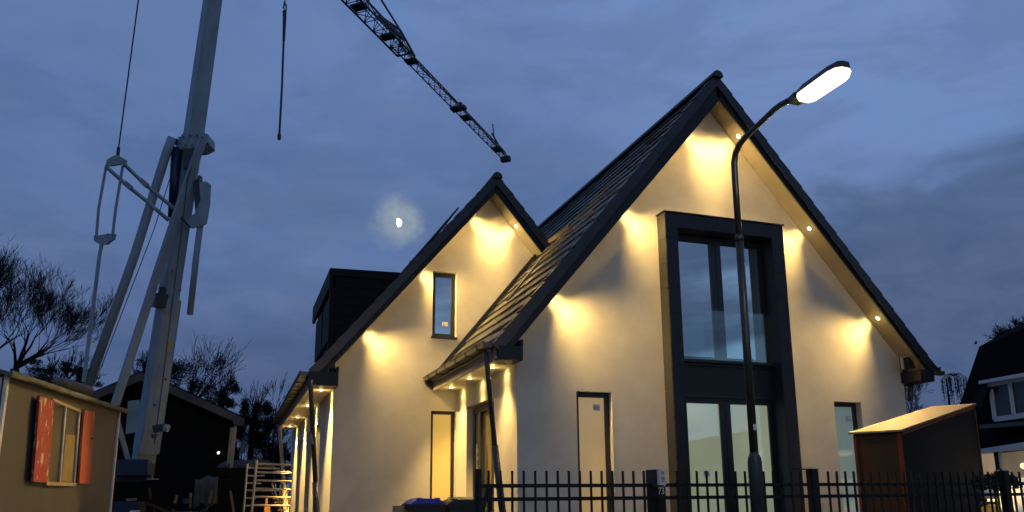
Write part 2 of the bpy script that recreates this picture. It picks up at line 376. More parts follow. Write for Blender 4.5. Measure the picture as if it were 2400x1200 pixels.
# right flank and wing flank
MB().box(HX1-.3, HX1, DM+.3, 22, 0, 3.3).build('wall', stucco, house)
m = MB(); piers = [(DW+.3, 16.6), (17.6, 18.6), (19.8, 21.4), (22.6, 25.4)]
for a, b in piers: m.box(1.6, 1.9, a, b, 0, 3.04)
for (a, b), (c, d) in zip(piers, piers[1:]): m.box(1.6, 1.9, b, c, 2.6, 3.04)
m.box(1.6, 7, 25.1, 25.4, 0, 3.04)
m.build('wall', stucco, house)
for (a, b), (c, d) in zip(piers, piers[1:]):
    w = MB().box(1.72, 1.78, b, c, 0, .06).box(1.72, 1.78, b, c, 2.53, 2.6).box(1.72, 1.78, b, b+.07, .06, 2.53).box(1.72, 1.78, c-.07, c, .06, 2.53).build('window', black, house)
    MB().box(1.74, 1.76, b+.07, c-.07, .06, 2.53).build('pane', glass_dark, w)
# roof structures
def slab(poly, y0, y1): return MB().prism([(x, y0, z) for x, z in poly], (0, y1-y0, 0))
TT = .07
roof = MB()
roof.prism([(7.47, VM+.03, 7.75), (3.60, VM+.03, sof_m(3.60)), (3.42, VM+.03, 3.10), (3.42, VM+.03, top_m(3.42)-TT), (AX, VM+.03, AZ-TT)], (0, 22-VM, 0))
roof.prism([(7.47, VM+.03, 7.75), (AX, VM+.03, AZ-TT), (11.5, VM+.03, top_m(11.5)-TT), (11.5, VM+.03, 3.12), (11.44, VM+.03, sof_m(11.44))], (0, 22-VM, 0))
RB = roof.build('roof_structure', soffit, house)
rw = MB()
rw.prism([(4.53, VW+.03, 6.97), (1.34, VW+.03, sof_w(1.34)), (1.16, VW+.03, 3.10), (1.16, VW+.03, top_w(1.16)-TT), (4.53, VW+.03, 7.31-TT)], (0, 25.2-VW, 0))
rw.prism([(4.53, VW+.03, 6.97), (4.53, VW+.03, 7.31-TT), (6.6, VW+.03, top_w(6.6)-TT), (6.6, VW+.03, sof_w(6.6))], (0, 25.2-VW, 0))
rw.build('roof_structure', soffit, house)
# verge boards (the black barge boards), each rake one part
def verge(poly, y, th, name='verge_board'): return MB().prism([(x, y, z) for x, z in poly], (0, th, 0)).build(name, vergem, house)
verge([(7.47, 7.75), (3.68, sof_m(3.68)), (3.60, 3.25), (3.44, 3.25), (3.44, top_m(3.44)-.05), (AX, AZ-.05)], VM, .028)
verge([(7.47, 7.71), (7.40, 7.80), (AX, AZ-.05), (11.5, top_m(11.5)-.05), (11.46, 3.16), (11.36, 3.19)], VM, .028)
verge([(4.53, 6.97), (1.42, sof_w(1.42)), (1.35, 3.27), (1.2, 3.27), (1.2, top_w(1.2)-.05), (4.53, 7.26)], VW, .028)
verge([(4.53, 6.94), (4.50, 7.0), (4.53, 7.26), (5.9, top_w(5.9)-.05), (5.9, sof_w(5.9)-.035)], VW, .028)
# soffit joint line strip on the rakes
def tiles(name, side, f_top, xa, xe, ya, yb, pitch, mt, expo=.335, wid=.30, ymask=None):
    """overlapping flat tiles in courses running along Y; xa eave x, xe ridge x"""
    sgn = 1 if xe > xa else -1; n = Vector((-pitch*sgn, 0, 1)).normalized(); dn = Vector((-sgn, 0, -pitch)).normalized()
    L = abs(xe-xa)*math.sqrt(1+pitch*pitch); nc = int(math.ceil(L/expo)); m = MB()
    for c in range(nc):
        s0 = c*expo
        x0 = xa+sgn*s0/math.sqrt(1+pitch*pitch); P = Vector((x0, 0, f_top(x0)))
        y = ya-(wid/2 if c % 2 else 0)
        while y < yb:
            a = max(y, ya)+.003; b = min(y+wid, yb)-.003
            if b-a > .03 and not (ymask and ymask(x0, a, b)):
                j = random.uniform(-.007, .007); le = min(expo+.05, L-s0+.02)
                lowc = P+n*(j-.002)+dn*(.004+random.uniform(-.004, .004)); up = P-dn*le-n*.045
                th = .028
                vs = [lowc+Vector((0, a, 0)), lowc+Vector((0, b, 0)), up+Vector((0, b, 0)), up+Vector((0, a, 0))]
                vs2 = [v-n*th for v in vs]
                m.add(vs+vs2, [(0,1,2,3), (4,7,6,5), (0,4,5,1), (1,5,6,2), (2,6,7,3), (3,7,4,0)])
            y += wid
    return m.build(name, mt, house)
tiles('roof_tiles', 1, top_m, 3.36, AX, VM+.10, 22, 1.234, tile)
tiles('roof_tiles', -1, top_m, 11.55, AX, VM+.10, 22, 1.188, tile)
tiles('roof_tiles', 1, top_w, 1.08, 4.53, VW+.10, 25.2, 1.19, tile)
tiles('roof_tiles', -1, top_w, 6.4, 4.53, VW+.10, 25.2, 1.19, tile)
# verge tiles capping each rake, stepping course by course
def verge_tiles(f_top, xa, xe, pitch, y, expo=.335):
    sgn = 1 if xe > xa else -1; n = Vector((-pitch*sgn, 0, 1)).normalized(); up = Vector((sgn, 0, pitch)).normalized()
    L = abs(xe-xa)*math.sqrt(1+pitch*pitch); k = 0; m = MB()
    while k*expo < L-.05:
        s0 = k*expo; le = min(expo+.03, L-s0)
        P = Vector((xa, y+.055, f_top(xa)))+up*s0
        a = P+n*.014; b = P+up*le+n*(-.006)
        m.bar(a, b, .15, .04, upv=n)
        a2 = P-n*.060+Vector((0, -.072, 0)); b2 = P+up*le-n*.072+Vector((0, -.068, 0))
        m.bar(a2, b2, .016, .13, upv=n); k += 1
    return m.build('verge_tiles', vtile, house)
verge_tiles(top_m, 3.38, AX-.04, 1.234, VM-.02); verge_tiles(top_m, 11.55, AX+.04, 1.188, VM-.02)
verge_tiles(top_w, 1.14, 4.49, 1.19, VW-.02); verge_tiles(top_w, 5.95, 4.57, 1.19, VW-.02)
# ridge tiles
def ridge(x, z, ya, yb):
    m = MB(); y = ya; k = 0
    while y < yb:
        e = min(y+.42, yb); rr = .098
        pts = []
        for q in range(9):
            t = math.pi*q/8; pts.append((x+rr*1.05*math.cos(t), y, z-.07+rr*1.15*math.sin(t)))
        m.prism(pts, (0, e-y-.012, 0)); y = e; k += 1
    return m.build('ridge_tiles', vtile, house)
ridge(AX, AZ+.01, VM-.10, 22); ridge(4.53, 7.31, VW-.10, 25.2)
# flashing along the wing wall, over the main roof
n = Vector((-1.234, 0, 1)).normalized()
a = Vector((3.30, DW-.06, top_m(3.30)))+n*.035; b = Vector((5.62, DW-.06, top_m(5.62)))+n*.035
MB().bar(a, b, .11, .05, upv=n).build('flashing', black, house)
# snow-guard-like timber batten on the upper left slope, as in the photo
a = onP(1290, 568, (3.44, 0, 3.34), Vector((-1.234, 0, 1))); b = onP(1338, 532, (3.44, 0, 3.34), Vector((-1.234, 0, 1)))
MB().bar(a+n*.03, b+n*.03, .05, .05, upv=n).build('batten', ply, house)
a = onP(1085, 745, (3.44, 0, 3.34), Vector((-1.234, 0, 1))); 
# loose lit tile panel: raised strip of tiles near the valley
p0 = onP(1196, 705, (3.44, 0, 3.36), Vector((-1.234, 0, 1))); p1 = onP(1272, 610, (3.44, 0, 3.36), Vector((-1.234, 0, 1)))
p2 = onP(1283, 594, (3.44, 0, 3.36), Vector((-1.234, 0, 1)))
MB().bar(p0+n*.04, lay(p0, p1, 1.0)+n*.04, .16, .03, upv=n).build('loose_tile_strip', tile, house)
# eaves: soffit board, fascia, gutter with brackets, end box
def eave(xw, xo, yf, yb, zs, ztop, mirror=1, gx=None, gutter_rows=True, yend=None):
    """xw wall face x, xo outer fascia x"""
    lo, hi = sorted((xw, xo))
    MB().box(lo, hi, yf+.02, yb, zs, zs+.03).build('eave_soffit', eaveb, house)
    f0, f1 = sorted((xo, xo-.02*mirror))
    MB().box(f0, f1, yf+.02, yb, zs-.03, zs+.24).build('fascia', soffit if gutter_rows else vergem, house)
    # gutter: open square trough
    g0 = xo-.03*mirror; g1 = g0-.16*mirror; lo, hi = sorted((g0, g1)); gz = zs+.155
    gm = MB().box(lo, hi, yf, yb, gz, gz+.012)
    s = 1 if g1 > g0 else -1
    a0, a1 = sorted((g1, g1-.012*s)); gm.box(a0, a1, yf, yb, gz+.012, gz+.065)
    a0, a1 = sorted((g1+.014*s, g1-.016*s)); gm.box(a0, a1, yf, yb, gz+.065, gz+.078)
    gm.box(lo+.012, hi-.012, yf, yf+.012, gz+.012, gz+.065)
    gu = gm.build('gutter', gutm, house)
    k = yf+.3
    while k < yb-.05:
        bm_ = MB().box(min(g1-.005, g0)-.004 if s < 0 else lo-.004, hi+.006, k, k+.022, gz-.010, gz-.001)
        c0, c1 = sorted((g1+.006*s, g1+.016*s)); bm_.box(c0, c1, k, k+.022, gz-.0005, gz+.075); bm_.build('gutter_bracket', black, gu); k += .62
eave(HX0, 3.42, VM, DW-.003, 3.06, 3.3)
eave(1.6, 1.16, VW, 24.3, 3.03, 3.3)
eave(HX1, 11.46, VM, 22, 3.06, 3.3, mirror=-1, gutter_rows=False)
# boxed ends of the eaves
def endbox(x0, x1, y0, y1, z0, z1, lip=None):
    b = MB().box(x0, x1, y0, y1, z0, z1)
    if lip == 'R': b.box(x1-.035, x1+.004, y0-.003, y1, z1, z1+.10)
    if lip == 'L': b.box(x0-.004, x0+.035, y0-.003, y1, z1, z1+.10)
    return b.build('eave_box', vergem, house, bevel=.003)
endbox(3.445, 3.815, VM-.045, DM-.004, 3.035, 3.24, 'R')
endbox(1.10, 1.615, VW-.045, DW-.004, 3.01, 3.255, 'R')
endbox(11.13, 11.44, VM-.045, DM-.004, 3.03, 3.22)
MB().box(11.45, 11.66, VM-.07, VM+.02, 3.14, 3.21).build('gutter_end', gutm, house)
# light coloured trim frame left open at the right eave box
P = [onY(*p, 10.72) for p in ((2116, 866), (2113, 838), (2141, 833), (2150, 862))]
MB().bar(P[0], P[1], .035, .035).bar(P[1], P[2], .035, .02).bar(P[2], P[3], .025, .03).build('trim_frame', pipeb, house)
MB().prism([p_+Vector((0, .05, 0)) for p_ in P], (0, .01, 0)).build('recess_shade_board', black, house)  # dark board added to give the shade inside the trim frame
MB().tube([(11.25, 10.9, 3.0), (11.32, 11.0, 2.92), (11.36, 11.06, 2.75)], .045).build('downpipe', pipem, house)
MB().tube([(11.27, 11.12, 0), (11.27, 11.12, 3.0)], .04).build('downpipe', pipem, house)
# downpipes, left hanging skew as in the photo
dp = MB().tube([onY(1138, 826, 10.68), onY(1141, 850, 10.68), onY(1160, 1050, 10.60)], .036).build('downpipe', pipem, house, smooth=True)
dp['label'] = 'skewed black downpipe at the porch corner'
e_ = onY(1160, 1050, 10.60); d_ = onY(1178, 1200, 10.60); d2_ = e_+(d_-e_)*1.75
MB().tube([e_+(e_-d_)*.04, d2_], .050).build('downpipe', pipem, house, smooth=True)
a = onY(728, 905, 13.86); b = onY(739, 1130, 13.86); MB().tube([a+Vector((0, 0, .12)), a, b], .040).build('downpipe', pipem, house, smooth=True)
b2 = onY(742, 1200, 13.86); MB().tube([b, b+(b2-b)*2.6], .055).build('downpipe', pipem, house, smooth=True)
MB().bar(onY(729, 1018, 13.80), onY(733, 1040, 13.80), .07, .03).build('pipe_clip', steelg, house)
a = onX(655, 1000, 1.10); b = onX(667, 1150, 1.24); MB().tube([a, b], .05).build('downpipe', pipeb, house, smooth=True)
c_ = b+(b-a)*.6; MB().tube([b, c_], .065).build('downpipe', pipeb, house, smooth=True)
# ---- windows and doors
def win(parent, x0, x1, z0, z1, y, glass, fw=.06, depth=.07, mull=None, transom=None, name='window', wfl=None):
    fl = wfl or fw
    w = MB().box(x0, x0+fl, y, y+depth, z0, z1).box(x1-fw, x1, y, y+depth, z0, z1).box(x0+fl, x1-fw, y, y+depth, z1-fw, z1).box(x0+fl, x1-fw, y, y+depth, z0, z0+fw)
    if mull: w.box(mull-.10, mull+.10, y-.004, y+depth, z0+fw, z1-fw)
    o = w.build(name, black, parent, bevel=.003)
    MB().box(x0+fl-.006, x1-fw+.006, y+.035, y+.050, z0+fw-.006, z1-fw+.006).build('pane', glass, o)
    return o
def sticker(o, p, w, h, mt, y):
    s = MB().box(p[0]-w/2, p[0]+w/2, y-.004, y-.001, p[2]-h/2, p[2]+h/2).build('sticker', mt, o)
    MB().box(p[0]-w*.38, p[0]-w*.12, y-.006, y-.0045, p[2]+h*.02, p[2]+h*.24).box(p[0]-w*.38, p[0]+w*.05, y-.006, y-.0045, p[2]-h*.24, p[2]-h*.14).box(p[0]+w*.18, p[0]+w*.34, y-.006, y-.0045, p[2]-h*.25, p[2]+h*.05).build('sticker_print', ink, o)
    return s
wA = win(house, 4.83, 5.42, 0.05, 2.68, DM+.10, glass_tan, .075); sticker(wA, onY(1398, 955, DM+.13), .11, .095, stickw, DM+.134)
wB = win(house, 9.62, 10.19, 0.05, 2.67, DM+.12, glass_teal, .075); sticker(wB, onY(1988, 982, DM+.15), .12, .10, stickw, DM+.154)
wC = win(house, 3.385, 3.855, 4.09, 5.37, DW+.10, glass_up, .075); sticker(wC, onY(1043, 760, DW+.13), .115, .085, stick, DW+.134)
MB().box(3.36, 3.87, DW-.03, DW+.10, 4.045, 4.088).build('sill', black, wC)
wD = win(house, 3.385, 3.855, 0.05, 2.68, DW+.08, glass_yel, .06)
# big black box bay with upper french window, spandrel and lower doors
bay = MB(); bx0, bx1, bt = 6.36, 8.64, 5.635; ix0, ix1, it = 6.58, 8.40, 5.39; yf = 10.75
bay.box(bx0, ix0, yf, DM-.003, 0, bt).box(ix1, bx1, yf, DM-.003, 0, bt).box(ix0, ix1, yf, DM-.003, it, bt)
bay.box(ix0, ix0+.02, DM-.003, 11.14, 0, it).box(ix1-.02+.02, ix1+.02, DM-.003, 11.14, 0, it).box(ix0, ix1, DM-.003, 11.14, it, it+.02)
BAY = bay.build('bay_frame', panelm, house)
# cladding panels with open joints on the frame
m = MB(); z = bt-.245; k = 0
def clad(x0, x1, y0, y1, z0, z1): m.box(x0, x1, y0, y1, z0, z1)
zz = [0.02]+[onY(1557+.048*(p-497), p, yf)[2] for p in (1105, 1040, 977, 915, 854, 793, 733, 673, 614, 556)]+[bt-.012]
for z0, z1 in zip(zz, zz[1:]):
    clad(bx0-.008, bx0-.001, yf+.004, DM-.004, z0+.004, z1-.004)
    t1 = min(z1, it) if z0 < it else z1
    clad(bx0+.0, ix0-.004, yf-.009, yf-.001, z0+.004, z1-.004)
    clad(ix1+.004, bx1, yf-.009, yf-.001, z0+.004, z1-.004)
clad(ix0+.0, ix1-.0, yf-.009, yf-.001, it+.004, bt-.012)
m.build('cladding_panels', panelm, BAY)
MB().box(bx0-.03, bx1+.03, yf-.03, DM-.003, bt, bt+.02).build('cap_flashing', black, BAY)
yg = 11.04
up = win(house, 6.62, 8.39, 3.24, 5.385, yg, glass_up, .085, mull=7.47, name='balcony_door')
MB().box(7.463, 7.477, yg-.012, yg-.005, 3.33, 5.29).build('handle_seam', black, up)
sp = MB().box(6.60, 8.40, yg-.01, yg+.03, 2.62, 3.20).build('spandrel_panel', panelm, house)
MB().box(6.60, 8.40, yg-.04, yg-.012, 3.17, 3.235).box(6.60, 8.40, yg-.04, yg-.012, 2.66, 2.70).build('ledge', black, sp)
lo_ = win(house, 6.62, 8.39, 0.05, 2.65, yg, glass_green, .085, mull=7.47, name='patio_door')
MB().box(7.463, 7.477, yg-.012, yg-.005, .14, 2.55).build('handle_seam', black, lo_)
sticker(lo_, onY(1656, 1110, yg+.03), .11, .09, stickw, yg+.034); sticker(lo_, onY(1765, 1108, yg+.03), .11, .09, stickw, yg+.034)
rl = MB().box(6.603, 8.397, 10.93, 10.944, 3.26, 4.09).build('balcony_railing', railglass, house); rl['label'] = 'clear glass balustrade pane'
MB().box(6.6, 8.4, 10.915, 10.96, 3.215, 3.26).build('railing_shoe', black, rl)
# entrance in the flank
dr = MB().box(HX0+.12, HX0+.19, 13.62, 13.72, 0, 2.62).box(HX0+.12, HX0+.19, 12.10, 12.18, 0, 2.62).box(HX0+.12, HX0+.19, 12.18, 13.62, 2.55, 2.66).box(HX0+.10, HX0+.19, 13.20, 13.34, 0, 2.55).build('entrance_door', black, house, bevel=.004)
MB().box(HX0+.15, HX0+.17, 12.18, 13.20, .05, 2.55).box(HX0+.15, HX0+.17, 13.34, 13.62, .05, 2.55).build('pane', glass_door, dr)
MB().tube([(HX0+.06, 13.25, .6), (HX0+.06, 13.25, 2.0)], .016).build('handle', metalh, dr)
dormb = mat('dormer_black', (.006, .0065, .009), .6, spec=.15, var=.2)
# dormer on the wing, black boards
d0, d1 = 15.1, 18.6
DR = MB().prism([(1.62, d0, 3.9), (1.62, d0, 5.30), (3.1, d0, 5.30), (2.9, d0, 5.2), (1.9, d0, 4.1)], (0, d1-d0, 0)).build('dormer', dormb, house)
MB().prism([(1.50, d0-.04, 5.30), (1.50, d0-.04, 5.44), (3.2, d0-.04, 5.47), (3.2, d0-.04, 5.30)], (0, d1-d0+.08, 0)).build('dormer_roof', dormb, DR)
MB().prism([(1.50, d0-.04, 5.06), (1.50, d0-.04, 5.30), (1.56, d0-.04, 5.30), (1.56, d0-.04, 5.06)], (0, d1-d0+.08, 0)).build('dormer_fascia', dormb, DR)
m = MB()
for k in range(7): m.box(1.63, 3.0, d0-.014, d0-.004, 3.95+k*.19, 3.95+k*.19+.182)
m.build('dormer_boards', dormb, DR)
m = MB().box(1.56, 1.61, d0+.3, d0+1.6, 4.1, 5.0).box(1.56, 1.61, d0+1.8, d0+3.2, 4.1, 5.0); m.build('dormer_window', dormb, DR)
MB().box(1.52, 1.62, d0-.03, d0+.12, 3.35, 5.06).build('corner_trim', dormb, DR)
# photovoltaic panels tilted above the wing roof
def wing_top_pt(x, y, off): return Vector((x, y, top_w(x)))+Vector((-1.19, 0, 1)).normalized()*off
pv = MB(); nW = Vector((-1.19, 0, 1)).normalized(); uW = Vector((1, 0, 1.19)).normalized()
for k, (y, x, off, le) in enumerate([(15.0, 2.80, .05, 1.70), (16.9, 2.85, .05, 1.70)]):
    c = wing_top_pt(x, y, off)+uW*(le/2)
    pv.frame_box(c+nW*.02, uW*le/2+nW*.035, Vector((0, .82, 0)), nW*.016)
pv_o = pv.build('solar_panels', black, house)
m = MB()
for y in (14.5, 15.4, 16.4, 17.4):
    for x in (3.0, 3.7): a = wing_top_pt(x, y, -.02); m.bar(a, a+nW*.11, .02)
m.build('panel_brackets', steeld, pv_o)
# ---- downlights
WARM = (1.0, .65, .20)
WARM2 = (1.0, .75, .26)
def downlight(x, y, z, nrm, e, size=124, rad=.07, mt=None, toward=(0, 1, 0), tilt=.0, spill=13, glow=.35):
    nrm = Vector(nrm).normalized(); p = Vector((x, y, z))
    t1 = nrm.cross(Vector((0, 1, 0)));
    if t1.length < .01: t1 = Vector((1, 0, 0))
    t1.normalize(); t2 = nrm.cross(t1)
    m = MB(); n_ = 18
    for r0, r1, h0, h1 in ((.046, .034, .006, .010), (.046, .046, -.01, .006)):
        vs = []
        for k in range(n_):
            t = 2*math.pi*k/n_; d = t1*math.cos(t)+t2*math.sin(t); vs += [p+d*r0+nrm*h0, p+d*r1+nrm*h1]
        m.add(vs, [(2*k, 2*k+1, (2*k+3) % (2*n_), (2*k+2) % (2*n_)) for k in range(n_)])
    o = m.build('downlight', whitep, house)
    m = MB(); vs = [p+(t1*math.cos(2*math.pi*k/n_)+t2*math.sin(2*math.pi*k/n_))*.033+nrm*.009 for k in range(n_)]
    m.add(vs, [tuple(range(n_))]); m.build('bulb', mt or ledm, o)
    tw = Vector(toward)
    soft_falloff(light('downlight_beam', 'SPOT', p+nrm*.03, e, WARM, direction=nrm+tw*tilt, parent=house, spot_size=math.radians(size), spot_blend=1.0, shadow_soft_size=rad))
    if spill: light('downlight_spill', 'SPOT', p+nrm*.03, spill, WARM2, direction=nrm+tw*1.7, parent=house, spot_size=math.radians(84), spot_blend=1.0, shadow_soft_size=.03)
    light('downlight_glow', 'POINT', p+nrm*.075, glow, WARM2, parent=house, shadow_soft_size=.02)
ER = 235
nL = Vector((1.19, 0, -1)); nR = Vector((-1.162, 0, -1))
for x in (6.99, 5.70, 4.42): downlight(x, 10.80, sof_m(x), nL, ER)
for x in (7.93, 9.26, 10.57): downlight(x, 10.80, sof_m(x), nR, ER)
for x in (4.15, 3.14, 2.10): downlight(x, 14.23, sof_w(x), nL, ER*.9)
downlight(5.02, 14.23, sof_w(5.02), (-1.19, 0, -1), ER*.9)
for y in (11.45, 12.72, 13.94): downlight(3.64, y, 3.06, (0, 0, -1), 260, 80, mt=ledc, toward=(1, 0, 0), tilt=.12, spill=8, glow=.9)
for y in (14.75, 17.6, 20.4, 23.3): downlight(1.40, y, 3.03, (0, 0, -1), 820, 84, mt=ledc, toward=(1, 0, 0), tilt=.16, spill=12, glow=.9)
# ------------------------------------------------------------------ street lamp
LX, LY = 4.69, 6.5
lamp = thing('street_lamp', 'tall slim dark street lamp with bent arm, glowing in front of the fence', 'street lamp', (LX, LY, 0))
MB().tube([(LX, LY, .1), (LX, LY, 1.46), (LX, LY, 1.50), (LX, LY, 1.55)], [.068, .068, .060, .041], 16).build('base_pole', polem, lamp, smooth=True)
up_ = [(LX, LY, 1.5), (LX, LY, 3.68)]
MB().tube(up_, [.041, .039], 16).build('pole', polem, lamp, smooth=True)
MB().tube([(LX, LY, 3.66), (LX, LY, 3.70), (LX, LY, 3.73)], [.045, .045, .035], 16).build('collar', polem, lamp, smooth=True)
arm = [(LX, LY, 3.70), (LX, LY, 4.30), (LX, LY-.005, 4.50), (LX, LY-.04, 4.60), (LX, LY-.12, 4.67), (LX, LY-.25, 4.705), (LX, LY-.42, 4.73), (LX, LY-.70, 4.775), (LX, LY-.80, 4.775), (LX, LY-.95, 4.755), (LX, LY-1.15, 4.725)]
MB().tube(arm, [.034, .033, .032, .030, .030, .029, .028, .028, .028, .028, .028], 12).build('arm', polem, lamp, smooth=True)
h0, h1, hz = LY-1.07, LY-1.66, 4.70
hd = MB()
prof = [(h0+.06, .03, .0), (h0, .065, .006), (h0-.12, .100, .01), (h1+.14, .104, .01), (h1+.04, .082, .006), (h1+.01, .045, 0)]
def ringsec(y, w, z0, z1): return [(LX-w, y, z0), (LX-w*.75, y, z1), (LX+w*.75, y, z1), (LX+w, y, z0)]
secs = [ringsec(y, w, hz, hz+.055+b) for y, w, b in prof]
for i, s_ in enumerate(secs): hd.v += s_
for i in range(len(secs)-1):
    for k in range(4): hd.f.append((i*4+k, i*4+(k+1) % 4, (i+1)*4+(k+1) % 4, (i+1)*4+k))
hd.f += [(0, 1, 2, 3), tuple(len(secs)*4-4+k for k in (3, 2, 1, 0))]
hd.build('lamp_head', polem, lamp)
MB().prism([(LX-.05, h0+.10, hz-.015), (LX+.05, h0+.10, hz-.015), (LX+.07, h0+.0, hz-.015), (LX-.07, h0+.0, hz-.015)], (0, 0, .07)).build('neck_housing', polem, lamp)
ln = MB(); oct_ = [(LX-.06, h0-.015), (LX+.06, h0-.015), (LX+.098, h0-.07), (LX+.105, h1+.12), (LX+.085, h1+.045), (LX+.04, h1+.015), (LX-.04, h1+.015), (LX-.085, h1+.045), (LX-.105, h1+.12), (LX-.098, h0-.07)]
nv = len(oct_); cx_, cy_ = LX, (h0+h1)/2
ln.add([(x, y, hz-.002) for x, y in oct_]+[(cx_+(x-cx_)*.86, cy_+(y-cy_)*.93, hz-.055) for x, y in oct_],
       [tuple(nv+i for i in range(nv))]+[(i, (i+1) % nv, nv+(i+1) % nv, nv+i) for i in range(nv)])
ln.build('lamp_lens', lensm, lamp)
MB().tube([(LX+.045, LY-.02, 2.42), (LX+.045, LY-.02, 2.46)], .004).build('pole_mark', metalh, lamp)
q = onY(1770, 1001, LY-.043); MB().box(q[0]-.022, q[0]+.018, LY-.046, LY-.043, q[2]-.028, q[2]+.028).build('sticker', stickw, lamp)
light('street_lamp_light', 'POINT', (LX, (h0+h1)/2, hz-.20), 24, (1.0, .78, .42), parent=lamp, shadow_soft_size=.12)
# unseen fill light added behind the camera to warm hut and crane mast
light('rear_fill_light', 'POINT', (3.2, -2.5, 6.0), 250, (1.0, .84, .62), shadow_soft_size=.15)
# ------------------------------------------------------------------ garden fence and pillar
FY = 7.0
def bar_fence(label, xa, xb, post_x, pw, x_first, plate=False):
    t = thing('metal_fence', label, 'fence', (xa, FY, 0), 'panels of the garden fence')
    for z in (1.232, 1.112, .25): MB().box(xa, xb, FY-.012, FY+.012, z, z+.034).build('rail', fencem, t, bevel=.002)
    x = x_first
    while x < xb-.03:
        MB().box(x-.009, x+.009, FY-.03, FY-.0125, .12, 1.385).build('bar', fencem, t); x += .1125
    for px_ in post_x: MB().box(px_-pw/2, px_+pw/2, FY-.045, FY+.045, 0, 1.40).build('post', fencem, t, bevel=.008)
    return t
f1 = bar_fence('black bar fence panel left of the intercom pillar', 2.10, 3.86, (2.085,), .045, 2.18)
f2 = bar_fence('black bar fence panel crossed by the street lamp pole, right of the pillar', 4.0, 5.69, (5.755,), .10, 4.12)
MB().box(5.56, 5.80, FY-.05, FY+.05, 1.401, 1.412).build('cap_plate', fencem, f2)
f3 = bar_fence('black bar fence panel in front of the brown shed, far right', 5.81, 8.42, (8.45,), .09, 5.94)
f4 = bar_fence('black bar fence end piece beyond the last post, at the right edge', 8.50, 9.4, (), .05, 8.56)
# slanting brace and closing post at the left end
gt = thing('fence_brace', 'short dark post with a slanting stay behind the left fence end', 'post', (2.33, 7.1, 0))
MB().tube([onY(1150, 1135, 7.12), onY(1148, 1200, 7.12), onY(1146, 1290, 7.12)+Vector((0, 0, -.6))], .026).build('post', polem, gt)
MB().tube([onY(1143, 1140, 7.14), onY(1131, 1200, 7.14), onY(1112, 1300, 7.14)], .020).build('stay', polem, gt)
pl = thing('gate_pillar', 'slim black gate pillar carrying the house number 73', 'pillar', (3.95, 6.95, 0))
X0, X1 = onX(1543, 1120, 0.0001)[0], 0
fx = onY(1543, 1160, 6.86)[0]; fx1 = onY(1560.5, 1160, 6.86)[0]
MB().box(fx, fx1, 6.86, 7.09, 0, 1.235).build('post', fencem, pl, bevel=.002)
zt = onY(1543, 1100, 6.86)[2]
MB().box(fx, fx1, 6.88, 7.10, 1.236, zt).build('letter_box', black, pl, bevel=.006)
MB().tube([(fx-.004, 6.98, zt-.04), (fx+.01, 6.98, zt-.04)], .003).build('screw', metalh, pl)
def text_mesh(s, size, mt, parent, name, loc, rot):
    cu = bpy.data.curves.new(name, 'FONT'); cu.body = s; cu.size = size; cu.extrude = .0015; cu.space_character = .92
    o = bpy.data.objects.new('tmp', cu); C.objects.link(o)
    dg = bpy.context.evaluated_depsgraph_get(); me = bpy.data.meshes.new_from_object(o.evaluated_get(dg)); bpy.data.objects.remove(o)
    r_ = bpy.data.objects.new(name, me); C.objects.link(r_); me.materials.clear(); me.materials.append(mt)
    r_.parent = parent; r_.matrix_parent_inverse = parent.matrix_basis.inverted(); r_.location = loc; r_.rotation_euler = rot; return r_
tz = onY(1550, 1158, 6.855)[2]
tx = text_mesh('73', .092, whitel, pl, 'house_number', (fx-.004, 6.856, tz), (math.pi/2, 0, 0)); tx.scale = (.80, 1, 1)
ic = thing('intercom', 'white video intercom with round lens on top of the gate pillar', 'intercom', ((fx+fx1)/2, 6.86, 1.24))
zb = onY(1550, 1137, 6.84)[2]
MB().box(fx+.002, fx1-.002, 6.835, 6.878, zb, zt-.002).build('housing', whitel, ic, bevel=.004)
cxm = (fx+fx1)/2+.003
def disc(c, r0, y, mt, name, parent, n_=20):
    m = MB(); m.tube([(c[0], y, c[1]), (c[0], y-.004, c[1])], r0, n_); return m.build(name, mt, parent)
disc((cxm, zt-.033), .017, 6.834, greyl, 'lens_ring', ic); disc((cxm, zt-.033), .013, 6.829, whitel, 'lens_bezel', ic); disc((cxm, zt-.033), .006, 6.824, black, 'lens', ic)
m = MB()
for k in range(4): m.box(cxm-.018, cxm+.018, 6.830, 6.834, zt-.078-.006*k, zt-.075-.006*k)
m.build('speaker_grille', greyl, ic); MB().box(cxm-.02, cxm+.008, 6.830, 6.834, zt-.118, zt-.110).box(cxm+.012, cxm+.02, 6.830, 6.834, zt-.118, zt-.110).build('name_plate', greyl, ic)
# ------------------------------------------------------------------ site hut (left)
hA = Vector((-2.63, 10.72, 0)); hB = Vector((-1.93, 15.0, 0)); hd_ = (hB-hA).normalized(); hn = Vector((hd_.y, -hd_.x, 0))   # face normal, to the camera side
hut = thing('site_hut', 'grey-brown site hut with red shutters and white corner strips', 'hut', hA)
ztop = 2.58; zbot = .35; L_ = (hB-hA).length; dep = 2.3
body = MB(); c_ = (hA+hB)/2-hn*dep/2
body.frame_box(Vector((c_.x, c_.y, (ztop+zbot)/2)), hd_*L_/2, hn*dep/2, Vector((0, 0, (ztop-zbot)/2)))
body.build('wall', hutm, hut)
for P_, s_ in ((hA, 1), (hB, -1)):
    MB().frame_box(Vector((P_.x, P_.y, (ztop+zbot)/2))+hd_*.02*s_+hn*.012, hd_*.03, hn*.018, Vector((0, 0, (ztop-zbot)/2-.003))).build('corner_strip', hutw, hut)
Pn = hA-hd_*.012-hn*dep/2
MB().frame_box(Vector((Pn.x, Pn.y, 1.45)), hd_*.01, hn*(dep/2-.03), Vector((0, 0, 1.1))).build('end_panel', hutw, hut)
rm = MB(); arc = []
